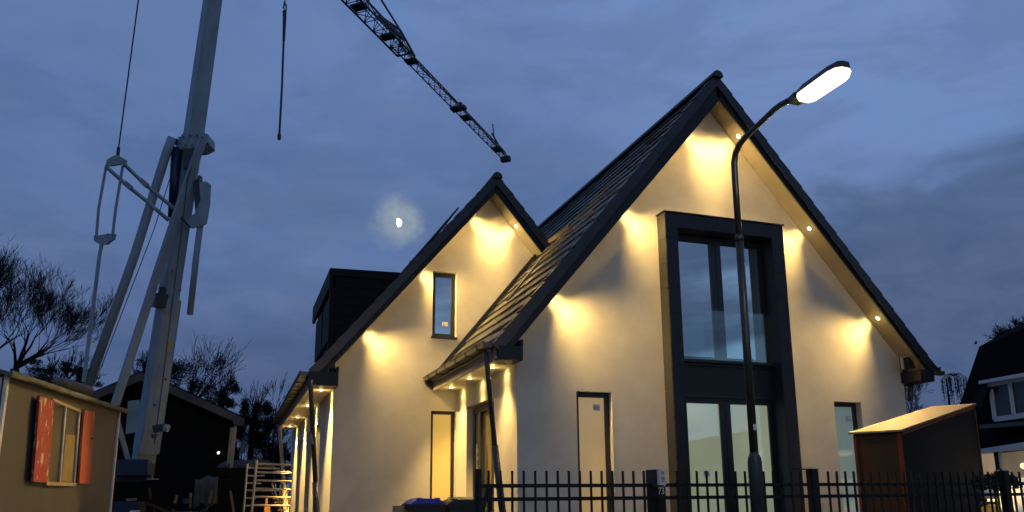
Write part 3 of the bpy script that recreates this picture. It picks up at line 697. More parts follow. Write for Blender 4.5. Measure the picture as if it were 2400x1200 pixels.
for k in range(13):
    t = k/12; w = (t-.5)*(dep+.22); z = ztop+.02+.20*(1-(2*t-1)**2); arc.append((w, z))
poly = [(w, z) for w, z in arc]+[(w, z-.05) for w, z in arc[::-1]]
base = hA-hd_*.12-hn*dep/2
rm.prism([base+(-hn)*(w)+Vector((0, 0, z)) for w, z in poly], hd_*(L_+.26))
rm.build('roof', hutroof, hut)
MB().bar(hA-hd_*.12+hn*.115+Vector((0, 0, ztop+.012)), hB+hd_*.12+hn*.115+Vector((0, 0, ztop+.012)), .02, .055).build('roof_edge', hutroof, hut)
def hp(x, y, off=0.0): return onP(x, y, hA+hn*off, hn)
def hquad(px, off, th, mt, name, parent, bevel=0.0):
    P_ = [hp(*p, off) for p in px]; return MB().prism(P_, hn*th).build(name, mt, parent, bevel=bevel)
ws_ = hquad([(120, 935), (189, 962), (176, 1137), (106, 1133)], .004, .012, darkin, 'window', hut)
# frame bars
def hbar(a, b, w, d, mt, name, parent, off=.02): 
    return MB().bar(hp(*a, off), hp(*b, off), d, w, upv=hn.cross(hp(*b, off)-hp(*a, off))).build(name, mt, parent)
hbar((121, 937), (189, 965), .04, .04, hutwood, 'frame_head', ws_); hbar((104, 1133), (174, 1136), .05, .06, hutwood, 'sill', ws_)
hbar((153, 952), (139, 1130), .035, .03, hutw, 'frame_mullion', ws_); hbar((186, 965), (173, 1132), .03, .03, hutw, 'frame_jamb', ws_)
hbar((121, 939), (107, 1131), .02, .02, hutw, 'frame_jamb', ws_)
MB().prism([hp(*p, .022) for p in ((154, 1018), (177, 1020), (168, 1129), (143, 1127))], hn*.004).build('board_in_window', yellowb, ws_)
sh1 = hquad([(88, 928), (122, 938), (107, 1131), (72, 1129)], .06, .03, redp, 'shutter', hut, .003); sh1['label'] = 'left red shutter with peeling paint'
hquad([(86, 927), (90, 929), (74, 1129), (70, 1128)], .03, .05, steeld, 'hinge_edge', sh1)
sh2 = hquad([(193, 961), (218, 965), (206, 1133), (181, 1133)], .05, .03, redo, 'shutter', hut, .003); sh2['label'] = 'right orange-red shutter, faded'
hquad([(189, 960), (193, 961), (181, 1133), (177, 1132)], .02, .05, steeld, 'hinge_edge', sh2)
MB().tube([hp(216, 1028, 0), hp(216, 1028, .12)], .014).build('shutter_stop', black, hut)
for t in (.2, .8):
    w_ = hA.lerp(hB, t)-hn*.35; MB().tube([w_+Vector((0, 0, .32)), w_-hn*.18+Vector((0, 0, .32))], .32, 20).build('wheel', rubber, hut)
# roll of covering on the hut roof
ro = MB().tube([hp(128, 893, -.35), hp(160, 901, -.35), hp(208, 916, -.35)], [.05, .085, .08], 12).build('rolled_sheet', hutroof, smooth=True)
tag(ro, 'grey rolled-up sheet lying on the hut roof at the foot of the crane struts', 'roll')
# ------------------------------------------------------------------ tower crane
CD = 18.0
def K(x, y, d=CD): return atd(x, y, d)
crane = thing('tower_crane', 'tall self-erecting tower crane, blue-grey mast and long lattice jib', 'crane', (K(345, 1100)[0], K(345, 1100)[1], 0))
view = Vector(R3[2]); 
diag = (Vector(R3[0])+Vector((R3[2][0], R3[2][1], 0)).normalized()).normalized()
def cbar(pts, w, mt, name, d=CD, h=None, up=None):
    m = MB(); P_ = [K(*p[:2], d if len(p) < 3 else p[2]) for p in pts]
    for a, b in zip(P_, P_[1:]): m.bar(a, b, w, h or w, upv=up or diag)
    return m.build(name, mt, crane)
# lower mast: wider towards the foot
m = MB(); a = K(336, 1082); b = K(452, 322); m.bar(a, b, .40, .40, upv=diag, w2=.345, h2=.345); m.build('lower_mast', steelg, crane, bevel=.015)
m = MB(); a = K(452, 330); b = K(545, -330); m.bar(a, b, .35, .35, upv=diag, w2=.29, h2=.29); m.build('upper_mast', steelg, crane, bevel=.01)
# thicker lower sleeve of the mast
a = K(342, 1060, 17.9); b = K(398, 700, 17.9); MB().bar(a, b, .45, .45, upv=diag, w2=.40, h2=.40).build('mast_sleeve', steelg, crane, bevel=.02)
MB().bar(K(372, 722, 17.7), K(377, 688, 17.7), .32, .26, upv=diag).bar(K(379, 690, 17.7), K(381, 672, 17.7), .14, .14, upv=diag).build('sleeve_head', steeld, crane, bevel=.02)
MB().prism([K(*p, 17.65) for p in ((378, 722), (402, 690), (402, 700), (395, 735))], view*.05).build('gusset', steelg, crane)
# bracket where mast sections join
MB().prism([K(*p, 17.78) for p in ((408, 338), (428, 312), (470, 309), (487, 314), (488, 336), (470, 345), (420, 350))], Vector((view.x, view.y, 0))*.44).build('joint_bracket', steelg, crane, bevel=.01)
MB().tube([K(478, 337, 17.7), K(489, 337, 17.7)], .03).tube([K(402, 330, 17.75), K(416, 330, 17.75)], .05).build('joint_pin', steeld, crane)
MB().prism([K(*p, 17.6) for p in ((452, 430), (466, 410), (470, 470), (458, 500))], view*.2).prism([K(*p, 17.6) for p in ((428, 345), (452, 352), (450, 385), (430, 395))], view*.2).build('winch_block', steeld, crane)
MB().tube([K(414, 346, 17.85), K(406, 510, 17.85)], .115, 16).build('hydraulic_cylinder', blue, crane, smooth=True)
# struts
MB().tube([K(404, 322, 17.7), K(392, 352, 17.7), K(315, 600, 17.6), K(206, 905, 17.3)], .098, 14).build('tubular_strut', steelg, crane, smooth=True)
cbar([(474, 330, 17.6), (442, 420, 17.6), (372, 630, 17.5), (270, 948, 17.3)], .15, steelg, 'box_strut')
cbar([(273, 978, 17.3), (300, 1078, 17.5)], .09, steelg, 'foot_strut')
cbar([(472, 330, 17.6), (458, 420, 17.6)], .06, steelg, 'link_bar')
# lattice link on the left
fr = MB().prism([K(*p, 17.3) for p in ((247, 388), (250, 373), (268, 364), (276, 364), (293, 374), (292, 388), (282, 384), (262, 388))], view*.10)
fr.build('link_plate', steelg, crane, bevel=.004)
cbar([(249, 388, 17.35), (231, 490, 17.35), (226, 552, 17.35)], .075, steelg, 'link_side', h=.04); cbar([(288, 388, 17.35), (271, 490, 17.35), (264, 552, 17.35)], .075, steelg, 'link_side', h=.04)
MB().prism([K(*p, 17.3) for p in ((219, 552), (236, 551), (252, 547), (268, 548), (266, 560), (248, 573), (234, 573), (220, 565))], view*.10).build('link_plate', steelg, crane, bevel=.004)
cbar([(239, 570, 17.35), (233, 600, 17.35), (196, 895, 17.2)], .065, steelg, 'tie_bar')
cbar([(250, 392, 17.3), (302, 438, 17.4), (347, 474, 17.5), (396, 517, 17.7)], .06, steelg, 'diagonal_link'); cbar([(291, 385, 17.4), (340, 432, 17.5), (412, 492, 17.7)], .06, steelg, 'diagonal_link')
MB().bar(K(292, 428, 17.38), K(308, 442, 17.38), .11, .05, upv=view).bar(K(330, 422, 17.48), K(345, 436, 17.48), .11, .05, upv=view).build('link_knuckle', steelg, crane)
MB().tube([K(276, 366, 17.35), K(278, 345, 17.35)], .035).tube([K(278, 346, 17.35), K(325, -5, 17.2), K(372, -340, 17.0)], .016, 6).build('tie_rope', ropem, crane)
MB().tube([K(400, 412, 17.9), K(362, 535, 17.9), K(222, 900, 17.9)], .010, 5).build('stay_rope', ropem, crane)
# right hand plates and hanging tube
MB().prism([K(*p, 17.6) for p in ((466, 428), (482, 425), (492, 432), (490, 478), (482, 524), (470, 530), (446, 535), (434, 520), (446, 508), (456, 500), (468, 470))], view*.08).build('side_plate', steelg, crane, bevel=.004)
MB().tube([K(470, 525, 17.7), K(460, 600, 17.7), K(445, 738, 17.7)], .068, 12).build('hanging_tube', steelg, crane, smooth=True)
cbar([(444, 415, 17.6), (432, 452, 17.6), (420, 505, 17.6), (446, 532, 17.6)], .035, steeld, 'hose')
# lower bracket, eye plate and foot
MB().bar(K(362, 1005, 17.55), K(386, 1001, 17.55), .16, .2, upv=view).build('hoist_bracket', steeld, crane, bevel=.01)
MB().tube([K(386, 1002, 17.4), K(395, 1004, 17.4)], .08, 14).build('sheave', steelg, crane)
MB().prism([K(*p, 17.5) for p in ((358, 940), (368, 938), (378, 944), (376, 956), (364, 960), (356, 952))], view*.04).build('eye_plate', steelg, crane)
MB().tube([K(362, 949, 17.46), K(362, 949, 17.5)], .03).tube([K(358, 1022, 17.4), K(364, 1022, 17.5)], .05).build('pins', steeld, crane)
MB().tube([K(404, 634, 17.6), K(404, 634, 17.75)], .03).tube([K(421, 679, 17.6), K(421, 679, 17.75)], .035).tube([K(388, 889, 17.6), K(388, 889, 17.75)], .035).build('marker_dots', redp, crane)
b1 = K(262, 1095, 17.6); b2 = K(352, 1095, 17.6)
MB().frame_box((b1+b2)/2+Vector((0, .3, -.02)), (b2-b1)/2, Vector((0, .9, 0)), Vector((0, 0, .17))).build('slewing_platform', blue, crane, bevel=.01)
b1 = K(262, 1160, 17.6); b2 = K(330, 1160, 17.6); c_ = (b1+b2)/2
MB().frame_box(Vector((c_.x, c_.y+.5, .72)), (b2-b1)/2, Vector((0, .8, 0)), Vector((0, 0, .30))).build('chassis', blue, crane, bevel=.01)
MB().frame_box(Vector((c_.x, c_.y+.5, .22)), (b2-b1)*.8, Vector((0, 1.2, 0)), Vector((0, 0, .2))).build('outrigger', steeld, crane)
cbar([(262, 1122, 17.4), (330, 1124, 17.4), (358, 1118, 17.4)], .10, steeld, 'turntable')
MB().frame_box(K(322, 1087, 17.35), Vector((.04, 0, 0)), Vector((0, .04, 0)), Vector((0, 0, .04))).frame_box(K(338, 1088, 17.35), Vector((.05, 0, 0)), Vector((0, .04, 0)), Vector((0, 0, .05))).build('work_lamp_housing', stick, crane, bevel=.01)
MB().frame_box(K(328, 1103, 17.35), Vector((.055, 0, 0)), Vector((0, .02, 0)), Vector((0, 0, .03))).build('marker_plate', card, crane)
MB().frame_box(K(348, 1100, 17.35), Vector((.006, 0, 0)), Vector((0, .02, 0)), Vector((0, 0, .09))).frame_box(K(358, 1123, 17.3), Vector((.12, 0, 0)), Vector((0, .02, 0)), Vector((0, 0, .008))).build('foot_bolts', stick, crane)
MB().tube([K(463, 350, 17.55), K(440, 420, 17.5), K(428, 520, 17.5), K(405, 700, 17.5), K(383, 880, 17.5), K(362, 1040, 17.4)], .014, 6).build('hydraulic_hose', steeld, crane)
m = MB()
for x, y in ((419, 322), (430, 320), (446, 318), (462, 318), (474, 322), (420, 336), (434, 340), (450, 340), (468, 338)):
    m.tube([K(x, y, 17.74), K(x, y, 17.78)], .018, 6)
m.build('flange_bolts', steeld, crane)
MB().prism([K(*p, 17.62) for p in ((394, 800), (400, 801), (398, 822), (392, 821))], view*.01).build('warning_decal', yellowp, crane)
# jib: lattice girder at about 15 m
JZ = 15.0
def J(x, y, z=JZ): return onZ(x, y, z)
j0 = onZ(550, -283, JZ); jt = J(1185, 372)
def jline(x): 
    return None
jd = (J(1180, 362)-J(830, 0)); jd.normalize(); jside = jd.cross(Vector((0, 0, 1))).normalized()
Lj = (jt-J(830, 0)).length; start = jt-jd*(Lj+7.5)
def truss(a, b, w, hgt, pitch, cr, name):
    """triangular truss: two bottom chords, one top chord, lacing"""
    a, b = Vector(a), Vector(b); d = (b-a).normalized(); sd = d.cross(Vector((0, 0, 1))).normalized(); n_ = max(2, int((b-a).length/pitch)); m = MB()
    c1, c2, c3 = (lambda p: p+sd*w/2), (lambda p: p-sd*w/2), (lambda p: p+Vector((0, 0, hgt)))
    m.bar(c1(a), c1(b), cr, cr).bar(c2(a), c2(b), cr, cr).bar(c3(a), c3(b), cr, cr)
    for k in range(n_):
        p = a.lerp(b, k/n_); q_ = a.lerp(b, (k+1)/n_); h_ = p.lerp(q_, .5); z_ = cr*.45
        m.bar(c1(p), c2(p), z_, z_).bar(c1(p), c2(q_), z_, z_).bar(c2(p), c1(q_), z_, z_) if k % 2 == 0 else m.bar(c1(p), c2(p), z_, z_).bar(c1(p), c2(q_), z_, z_)
        for c in (c1, c2): m.bar(c(p), c3(h_), z_, z_).bar(c3(h_), c(q_), z_, z_)
    m.bar(c1(b), c2(b), cr, cr)
    return m.build(name, steelj, crane)
mid = jt-jd*((jt-J(948, 128)).dot(jd))
off = Vector((0, 0, 0))
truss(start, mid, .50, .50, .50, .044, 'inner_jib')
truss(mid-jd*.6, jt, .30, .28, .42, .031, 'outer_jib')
for t in (.03, .17, .30):
    p = (jt-jd*Lj).lerp(jt, t); MB().frame_box(p+Vector((0, 0, .02)), jd*.16, jside*.20, Vector((0, 0, .025))).build('walk_plate', steelj, crane)
hz_ = mid+Vector((0, 0, .40))
MB().bar(hz_-jd*1.4+Vector((0, 0, .08)), hz_-jd*.3+Vector((0, 0, .30)), .055).bar(hz_-jd*.3+Vector((0, 0, .30)), hz_+jd*.7-Vector((0, 0, .08)), .055).bar(hz_-jd*1.6, hz_-jd*.2+Vector((0, 0, .1)), .10, .12).bar(hz_-jd*.3+Vector((0, 0, .30)), hz_-jd*.3-Vector((0, 0, .3)), .06).build('folding_joint', steelj, crane)
MB().bar(hz_-jd*.3+Vector((0, 0, .30)), hz_-jd*2.3+Vector((0, 0, .85)), .045).bar(hz_-jd*2.3+Vector((0, 0, .85)), hz_-jd*2.2+Vector((0, 0, .1)), .035).bar(hz_-jd*2.3+Vector((0, 0, .85)), hz_-jd*5.5+Vector((0, 0, 2.3)), .04).build('tie_rods', steelj, crane)
tr = J(1069, 252); tl = (tr-jt).dot(jd); trp = jt+jd*tl
MB().frame_box(trp+Vector((0, 0, -.06)), jd*.16, jside*.17, Vector((0, 0, .05))).frame_box(trp+jside*.30+Vector((0, 0, -.06)), jd*.12, jside*.09, Vector((0, 0, .06))).frame_box(trp+jd*.9, jd*.2, jside*.17, Vector((0, 0, .03))).frame_box(trp+jd*.4+Vector((0, 0, .33)), jd*.06, jside*.05, Vector((0, 0, .06))).build('trolley', steelj, crane)
MB().tube([jt-jd*(Lj+7)+jside*.42-Vector((0, 0, .25)), trp-jd*4+jside*.5-Vector((0, 0, .5)), trp+jside*.35-Vector((0, 0, .15)), trp+jd*2.4+jside*.36-Vector((0, 0, .3)), jt+jside*.15-Vector((0, 0, .1))], .014, 5).build('trolley_rope', ropem, crane)
MB().frame_box(jt+Vector((0, 0, -.02)), jd*.12, jside*.20, Vector((0, 0, .10))).frame_box(jt-jd*.9+Vector((0, 0, .05)), jd*.22, jside*.2, Vector((0, 0, .04))).bar(jt-jd*1.3+Vector((0, 0, .45)), jt-jd*1.42+Vector((0, 0, .95)), .035).bar(jt-jd*.2+Vector((0, 0, .1)), jt-jd*1.5+Vector((0, 0, .5)), .05).build('jib_tip', steelj, crane)
# hook tackle hanging from the jib near the mast
hk = thing('hook_chain', 'thin black chain sling hanging from the crane jib in the sky', 'chain', onY(668, 0, 18.3))
MB().tube([onY(672, -220, 18.3), onY(668, 5, 18.3)], .012, 6).build('rope', ropem, hk)
MB().tube([onY(668, 3, 18.3), onY(664, 18, 18.3), onY(670, 26, 18.3), onY(671, 14, 18.3), onY(668, 8, 18.3)], .020, 8).build('hook', ropem, hk)
MB().tube([onY(667, 26, 18.3), onY(667, 40, 18.3), onY(665, 95, 18.3)], [.05, .045, .034], 8).build('sling_top', ropem, hk)
MB().tube([onY(665, 90, 18.3), onY(661, 200, 18.3), onY(655, 310, 18.3)], .026, 8).build('sling', ropem, hk)
MB().tube([onY(655, 308, 18.3), onY(654.5, 318, 18.3), onY(654, 327, 18.3)], [.022, .045, .04], 8).build('sling_end', ropem, hk)
# ------------------------------------------------------------------ moon
moond = md.normalized(); mc = O+moond*1500
mr = Vector(R3[0]); mu = Vector(R3[1]); rr_ = 8.4
m = MB(); outl = []
for k in range(13):
    t = -math.pi/2+math.pi*k/12; outl.append((math.cos(t)*.95, math.sin(t)))
for k in range(1, 12):
    t = math.pi/2-math.pi*k/12; outl.append((-.28*math.cos(t), math.sin(t)))
rot = .12
for dz, sc in ((0, 1.0), (3.5, .7), (5.5, .2)):
    m.v += [tuple(mc-moond*dz+(mr*(x*math.cos(rot)-y*math.sin(rot)-.35)+mu*(x*math.sin(rot)+y*math.cos(rot)))*rr_*sc) for x, y in outl]
nn = len(outl)
for q in range(2):
    for k in range(nn): m.f.append((q*nn+k, q*nn+(k+1) % nn, (q+1)*nn+(k+1) % nn, (q+1)*nn+k))
m.f.append(tuple(2*nn+k for k in range(nn))); m.f.append(tuple(k for k in range(nn))[::-1])
tag(m.build('moon', moonm), 'bright half moon glowing through thin cloud', 'moon')
# ------------------------------------------------------------------ barn behind the crane
BY = 26.0
barn = thing('barn', 'low black barn with pale roof boards behind the crane', 'barn', (-2, BY, 0))
ap = onY(335, 884, BY); re_ = onY(572, 990, BY); le_ = onY(190, 945, BY)
wl = le_+Vector((.3, 0, 0)); wr = onY(545, 1000, BY)
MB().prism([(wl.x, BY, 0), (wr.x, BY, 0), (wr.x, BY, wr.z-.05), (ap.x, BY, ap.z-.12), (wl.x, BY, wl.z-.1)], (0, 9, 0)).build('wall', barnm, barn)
for a, b in ((ap, re_), (ap, le_)):
    MB().prism([a+Vector((0, -.35, 0)), b+Vector((0, -.35, 0)), b+Vector((0, -.35, .13)), a+Vector((0, -.35, .15))], (0, 9.6, 0)).build('roof', barnr, barn)
    MB().prism([a+Vector((0, -.40, -.16)), b+Vector((0, -.40, -.14)), b+Vector((0, -.40, .09)), a+Vector((0, -.40, .10))], (0, .045, 0)).build('barge_board', barnf, barn)
wpn = [onY(*p, BY-.03) for p in ((300, 940), (328, 937), (322, 1012), (294, 1018))]
MB().prism(wpn, (0, .02, 0)).build('window', glassmat('barn_pane', .14, (.03, .035, .04)), barn)
MB().bar(onY(545, 1002, BY-.25), onY(533, 1117, BY-.25), .12).build('corner_post', pipeb, barn)
bp_ = MB().bar(onY(552, 1000, BY-.5), onY(540, 1115, BY-.5), .09).build('downpipe', pipeb, barn)
gb = [onY(*p, BY-.45) for p in ((545, 976), (562, 980), (570, 987), (568, 998), (548, 996))]
MB().prism(gb, (0, .25, 0)).build('gable_box', barnf, barn)
la = MB().tube([onY(511, 1062, BY-.1), onY(513, 1060, BY-.15)], .03).build('small_wall_lamp', lampspot); tag(la, 'tiny glowing lamp point on the black barn wall', 'wall lamp')
# ------------------------------------------------------------------ far yard: low wall, shelter, scaffold
yw = MB().box(-3.5, 2.2, 30, 30.2, 0, 1.15).build('yard_wall', tarp); tag(yw, 'pale blue-grey low wall at the back of the yard', 'wall')
MB2 = thing('arched_shelter', 'small dark shelter with a rounded felt roof behind the scaffold', 'shelter', (.4, 25, 0))
a = onY(545, 1100, 25); b = onY(600, 1075, 25)
pts = []
cx0 = onY(612, 1088, 25); rx = .42; rz = .24
for k in range(11):
    t = math.pi*k/10; pts.append((cx0.x+rx*math.cos(t), 25, cx0.z-.1+rz*math.sin(t)))
sh = MB(); 
for p, q_ in zip(pts, pts[1:]):
    sh.add([p, q_, (q_[0]-1.0, 26.2, q_[2]), (p[0]-1.0, 26.2, p[2])], [(0, 1, 2, 3)])
sh.add(pts, [tuple(range(11))]); sh.build('roof', mat('felt', (.07, .075, .09), .9, var=.5, scale=9, bump=.4), MB2)
MB().box(cx0.x-1.2, cx0.x+.36, 25.1, 26, 0, cx0.z-.1).build('wall', barnm, MB2)
wp = [onY(*p, 27) for p in ((566, 1034), (573, 1034), (574, 1063), (561, 1063))]
w_ = MB().prism(wp, (0, .03, 0)).build('hanging_sheet', mat('sheet', (.22, .25, .34), .8, var=.2, scale=4)); tag(w_, 'narrow pale sheet hanging beside the barn', 'sheet')
sc = thing('scaffold_frame', 'ladder-like aluminium scaffold frames beside the left wing', 'scaffold', (.8, 19, 0))
def sbar(a, b, D, r_, par, nm='tube'): return MB().tube([onY(*a, D), onY(*b, D)], r_, 8).build(nm, alum, par)
def ladder(D, top, bot, xr, rows, r_):
    up2 = onY(*bot, D)+(onY(*bot, D)-onY(*top, D))*.5; up2.z = max(up2.z, .02)
    MB().tube([onY(*top, D), up2], r_*1.25, 8).build('upright', alum, sc)
    for (x, y, xe, ye) in rows: sbar((x, y), (xe, ye), D, r_, sc, 'rung')
ladder(18.6, (602, 1077), (590, 1200), 0, [(602, 1087, 684, 1090), (600, 1107, 684, 1109), (598, 1126, 683, 1128), (597, 1145, 682, 1147), (594, 1164, 681, 1166), (592, 1184, 680, 1185)], .022)
ladder(22.0, (580, 1087), (571, 1200), 0, [(580, 1097, 656, 1098), (579, 1115, 620, 1115), (577, 1132, 612, 1133), (575, 1149, 656, 1150), (574, 1167, 600, 1168), (573, 1185, 596, 1185)], .020)
MB().tube([onY(*p, 18.4) for p in ((640, 1105), (679, 1106), (677, 1110), (641, 1109), (640, 1105))], .014, 6).build('bracket', alum, sc)
MB().tube([onY(637, 1133, 20), onY(655, 1182, 20), onY(662, 1215, 20)], .02, 6).tube([onY(657, 1150, 20), onY(656, 1182, 20)], .02, 6).build('brace', alum, sc)
cr_ = thing('timber_stand', 'orange timber stand stacked behind the scaffold', 'timber stand', onY(630, 1190, 21))
for (x0_, x1_, ya_, yb_) in ((622, 628, 1168, 1184), (619, 634, 1186, 1200), (614, 640, 1163, 1167)):
    a = onY(x0_, yb_, 21); b = onY(x1_, ya_, 21); MB().box(a.x, b.x, 21, 21.25, a.z, b.z).build('board', orangew, cr_)
a = onY(619, 1200, 21); MB().box(a.x, a.x+.18, 21.02, 21.2, 0, a.z-.002).build('leg', orangew, cr_)
tl_ = thing('stacked_chairs', 'dim orange-brown chairs stacked at the foot of the wing', 'chairs', onY(645, 1195, 20.6))
for k in range(4):
    a = onY(640+k*4, 1165+k*9, 20.6); MB().box(a.x, a.x+.22, 20.6, 20.8, a.z-.05, a.z-.02).bar(a+Vector((.2, 0, -.03)), a+Vector((.26, 0, .22)), .03).build('seat', orangew, tl_)
# dim clutter by the crane
wb = thing('draped_bench', 'workbench draped with a grey cloth below the barn', 'bench', onY(485, 1190, 20))
# cloth: folded sheet
m = MB(); a0 = onY(458, 1122, 20); a1 = onY(512, 1114, 20); nx, nz = 26, 10
zl = onY(470, 1192, 20).z
for i in range(nx+1):
    t = i/nx; top_ = a0.lerp(a1, t); sag = .03*math.sin(t*9); 
    for k in range(nz+1):
        s_ = k/nz; m.v.append((top_.x+.02*math.sin(i*1.3)*s_, 20-.16*min(1, s_*4)+.07*math.sin(i*1.05)*s_+.02*math.sin(i*2.7), top_.z-sag-(top_.z-zl)*s_*(1-.18*math.sin(t*5)**2)))
for i in range(nx):
    for k in range(nz): q_ = i*(nz+1)+k; m.f.append((q_, q_+1, q_+nz+2, q_+nz+1))
cl = m.build('draped_cloth', cloth, smooth=True); tag(cl, 'grey cloth hanging in folds over the workbench', 'cloth')
MB().box(a0.x-.02, onY(545, 1115, 20).x, 20.0, 20.7, a1.z-.09, a1.z-.04).build('top', barnm, wb)
for x in (462, 500, 540): p = onY(x, 1190, 20.1); MB().box(p.x, p.x+.06, 20.1, 20.16, 0, a1.z-.09).build('leg', barnm, wb)
for (pa, pb, w_, nm, lb) in [((540, 1150), (548, 1200), .07, 'leaning_plank', 'lit end of a plank leaning by the workbench'), ((350, 1143), (353, 1170), .045, 'timber_offcut', 'short pale offcut standing among the dark rubble'), ((447, 1155), (446, 1190), .06, 'timber_offcut', 'narrow tan board end left of the grey cloth'), ((415, 1160), (410, 1180), .05, 'timber_offcut', 'dim short board among rubble left of the workbench'), ((497, 1150), (491, 1180), .04, 'timber_offcut', 'thin slanting slat under the grey cloth'), ((340, 1178), (420, 1210), .08, 'scrap_beam', 'dark brown beam lying aslant in the rubble'), ((296, 1172), (320, 1170), .10, 'timber_offcut', 'tan board lying at the foot of the crane')]:
    a = onY(*pa, 17.5 if 'crane' in lb or 'rubble' in lb else 19.6); b = onY(*pb, 17.5 if 'crane' in lb or 'rubble' in lb else 19.6)
    tag(MB().bar(a, b, w_, .05).build(nm, ply if 'dark' not in lb else rustp), lb, 'board')
bk = MB().tube([onY(437, 1168, 19.5), onY(439, 1180, 19.5)], [.10, .08], 12).build('grey_bucket', tarp); tag(bk, 'small pale bucket standing left of the grey cloth', 'bucket')
sb = MB().frame_box(onY(316, 1200, 17.0), Vector((.09, 0, 0)), Vector((0, .1, 0)), Vector((0, 0, .03))).build('rubble_stone', stick, bevel=.02); tag(sb, 'whitish lump of rubble at the bottom edge below the crane', 'stone')
rb_ = MB()
random.seed(3)
for k in range(220):
    x = random.uniform(-3.2, 1.0); y = random.uniform(17, 21); s_ = random.uniform(.05, .28); z = random.uniform(0, 1) ** 2*.9*max(0, 1-abs(x+1.2)/2.4)
    rb_.frame_box((x, y, z+.05), Vector((s_, random.uniform(-.1, .1), random.uniform(-.1, .1))), Vector((0, s_*.5, .03)), Vector((0, -.02, s_*.35)))
o = rb_.build('rubble', mat('rubble_dark', (.02, .019, .017), .9, var=.5, scale=3)); o['kind'] = 'stuff'; o['label'] = 'dark heap of building rubble'
# ------------------------------------------------------------------ wheelie bins and cardboard
def bin_(label, x0, x1, D, lidm, zt_, curved):
    t = thing('wheelie_bin', label, 'bin', (x0, D, 0), 'wheelie bins by the house corner')
    w = x1-x0
    MB().prism([(x0+.05, D, .08), (x1-.05, D, .08), (x1, D, zt_-.06), (x0, D, zt_-.06)], (0, .5, 0)).build('body', binm, t, bevel=.015)
    MB().box(x0-.025, x1+.025, D-.03, D+.55, zt_-.075, zt_-.045).build('rim', binm, t, bevel=.01)
    lid = MB().prism([(x0-.02, D-.035, zt_-.042), (x1+.02, D-.035, zt_-.042), (x1-.03, D-.035, zt_+.0), (x1-.10, D-.035, zt_+.025), (x0+.12, D-.035, zt_+.030), (x0+.03, D-.035, zt_-.0)], (0, .56, 0)).build('lid', lidm, t, bevel=.01)
    for xx in (x0+.09, x1-.09): MB().box(xx-.03, xx+.03, D-.045, D+.02, zt_+.012, zt_+.036).build('lid_lug', lidm, t)
    for s_ in (x0+.03, x1-.03): MB().tube([(s_-.03, D+.52, .12), (s_+.03, D+.52, .12)], .12, 16).build('wheel', rubber, t)
    MB().tube([(x0+.05, D+.6, zt_-.06), (x1-.05, D+.6, zt_-.06)], .016).build('handle', binm, t)
    return t
bin_('dark wheelie bin with a blue lid in front of the amber window', 2.12, 2.53, 10.0, bluelid, 1.09, True)
b_ = bin_('dark wheelie bin with a cream lid, right of the blue-lidded bin', 2.58, 3.05, 10.0, binm, 1.075, False)
MB().box(2.70, 3.0, 9.95, 10.5, 1.113, 1.128).build('lid_insert', cream, b_, bevel=.004)
q = onY(1121, 1194, 9.99); MB().box(q.x-.02, q.x+.02, 9.975, 9.985, q.z-.03, q.z+.03).build('label_plate', stick, b_)
cb = thing('cardboard_box', 'flattened cardboard box leaning left of the blue-lidded bin', 'box', onY(943, 1198, 10.3))
a = onY(927, 1186, 10.3); b = onY(960, 1184, 10.3); MB().box(a.x, b.x, 10.3, 10.5, .3, a.z).build('carton', card, cb, bevel=.003)
a2 = onY(950, 1178, 10.35); MB().box(a2.x, b.x+.02, 10.36, 10.4, a.z+.002, a2.z).build('flap', card, cb)
q = onY(950, 1190, 10.29); MB().tube([(q.x, 10.297, q.z), (q.x, 10.290, q.z)], .016).build('hand_hole', black, cb)
MB().box(a.x-.01, b.x, 10.31, 10.48, 0, .298).build('base', card, cb)
# ------------------------------------------------------------------ brown shed, right
SA = atd(2112, 1006, 9.0); Af = 9.0
def wdir(lat, fw): 
    v = Vector((R3[0][0], R3[0][1], 0)).normalized()*lat+Vector((R3[2][0], R3[2][1], 0)).normalized()*fw; return v.normalized()
dAB = wdir(-.72, .70); dAC = wdir(.70, .72)
wAB = .56; wAC = 2.45
shed = thing('garden_shed', 'narrow brown shed with a sloping plywood roof behind the fence', 'shed', (SA.x, SA.y, 0))
A0 = Vector((SA.x, SA.y, 0)); zA = SA.z-.03
# solve extents from the photo's rays in the two vertical planes
B_ = onP(2000, 1014, A0, dAC); Cc = onP(2281, 948, A0, dAB)
wAB = (B_-A0).dot(dAB); wAC = (Cc-A0).dot(dAC)
B0 = A0+dAB*wAB; C0 = A0+dAC*wAC; zC = Cc.z-.02; zB = zA
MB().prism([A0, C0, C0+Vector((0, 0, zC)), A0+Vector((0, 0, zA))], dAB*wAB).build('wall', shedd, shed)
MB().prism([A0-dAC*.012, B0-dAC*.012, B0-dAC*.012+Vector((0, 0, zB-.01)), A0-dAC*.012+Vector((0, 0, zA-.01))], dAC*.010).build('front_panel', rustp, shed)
MB().bar(A0-dAC*.015+dAB*.025, A0-dAC*.015+dAB*.025+Vector((0, 0, zA-.015)), .012, .05, upv=dAB).bar(B0-dAC*.015-dAB*.015, B0-dAC*.015-dAB*.015+Vector((0, 0, zB-.015)), .012, .03, upv=dAB).build('corner_strip', rusto, shed)
MB().bar(A0-dAB*.006+Vector((0, 0, zA-.02)), C0-dAB*.006+Vector((0, 0, zC-.02)), .012, .03).build('edge_strip', rusto, shed)
MB().bar(C0-dAB*.006+Vector((0, 0, .0)), C0-dAB*.006+Vector((0, 0, zC-.03)), .02, .02).build('corner_strip', rustp, shed)
sl = (C0+Vector((0, 0, zC))-A0-Vector((0, 0, zA)))
ra = A0+Vector((0, 0, zA))-dAC*.05-dAB*.02-sl*.0; 
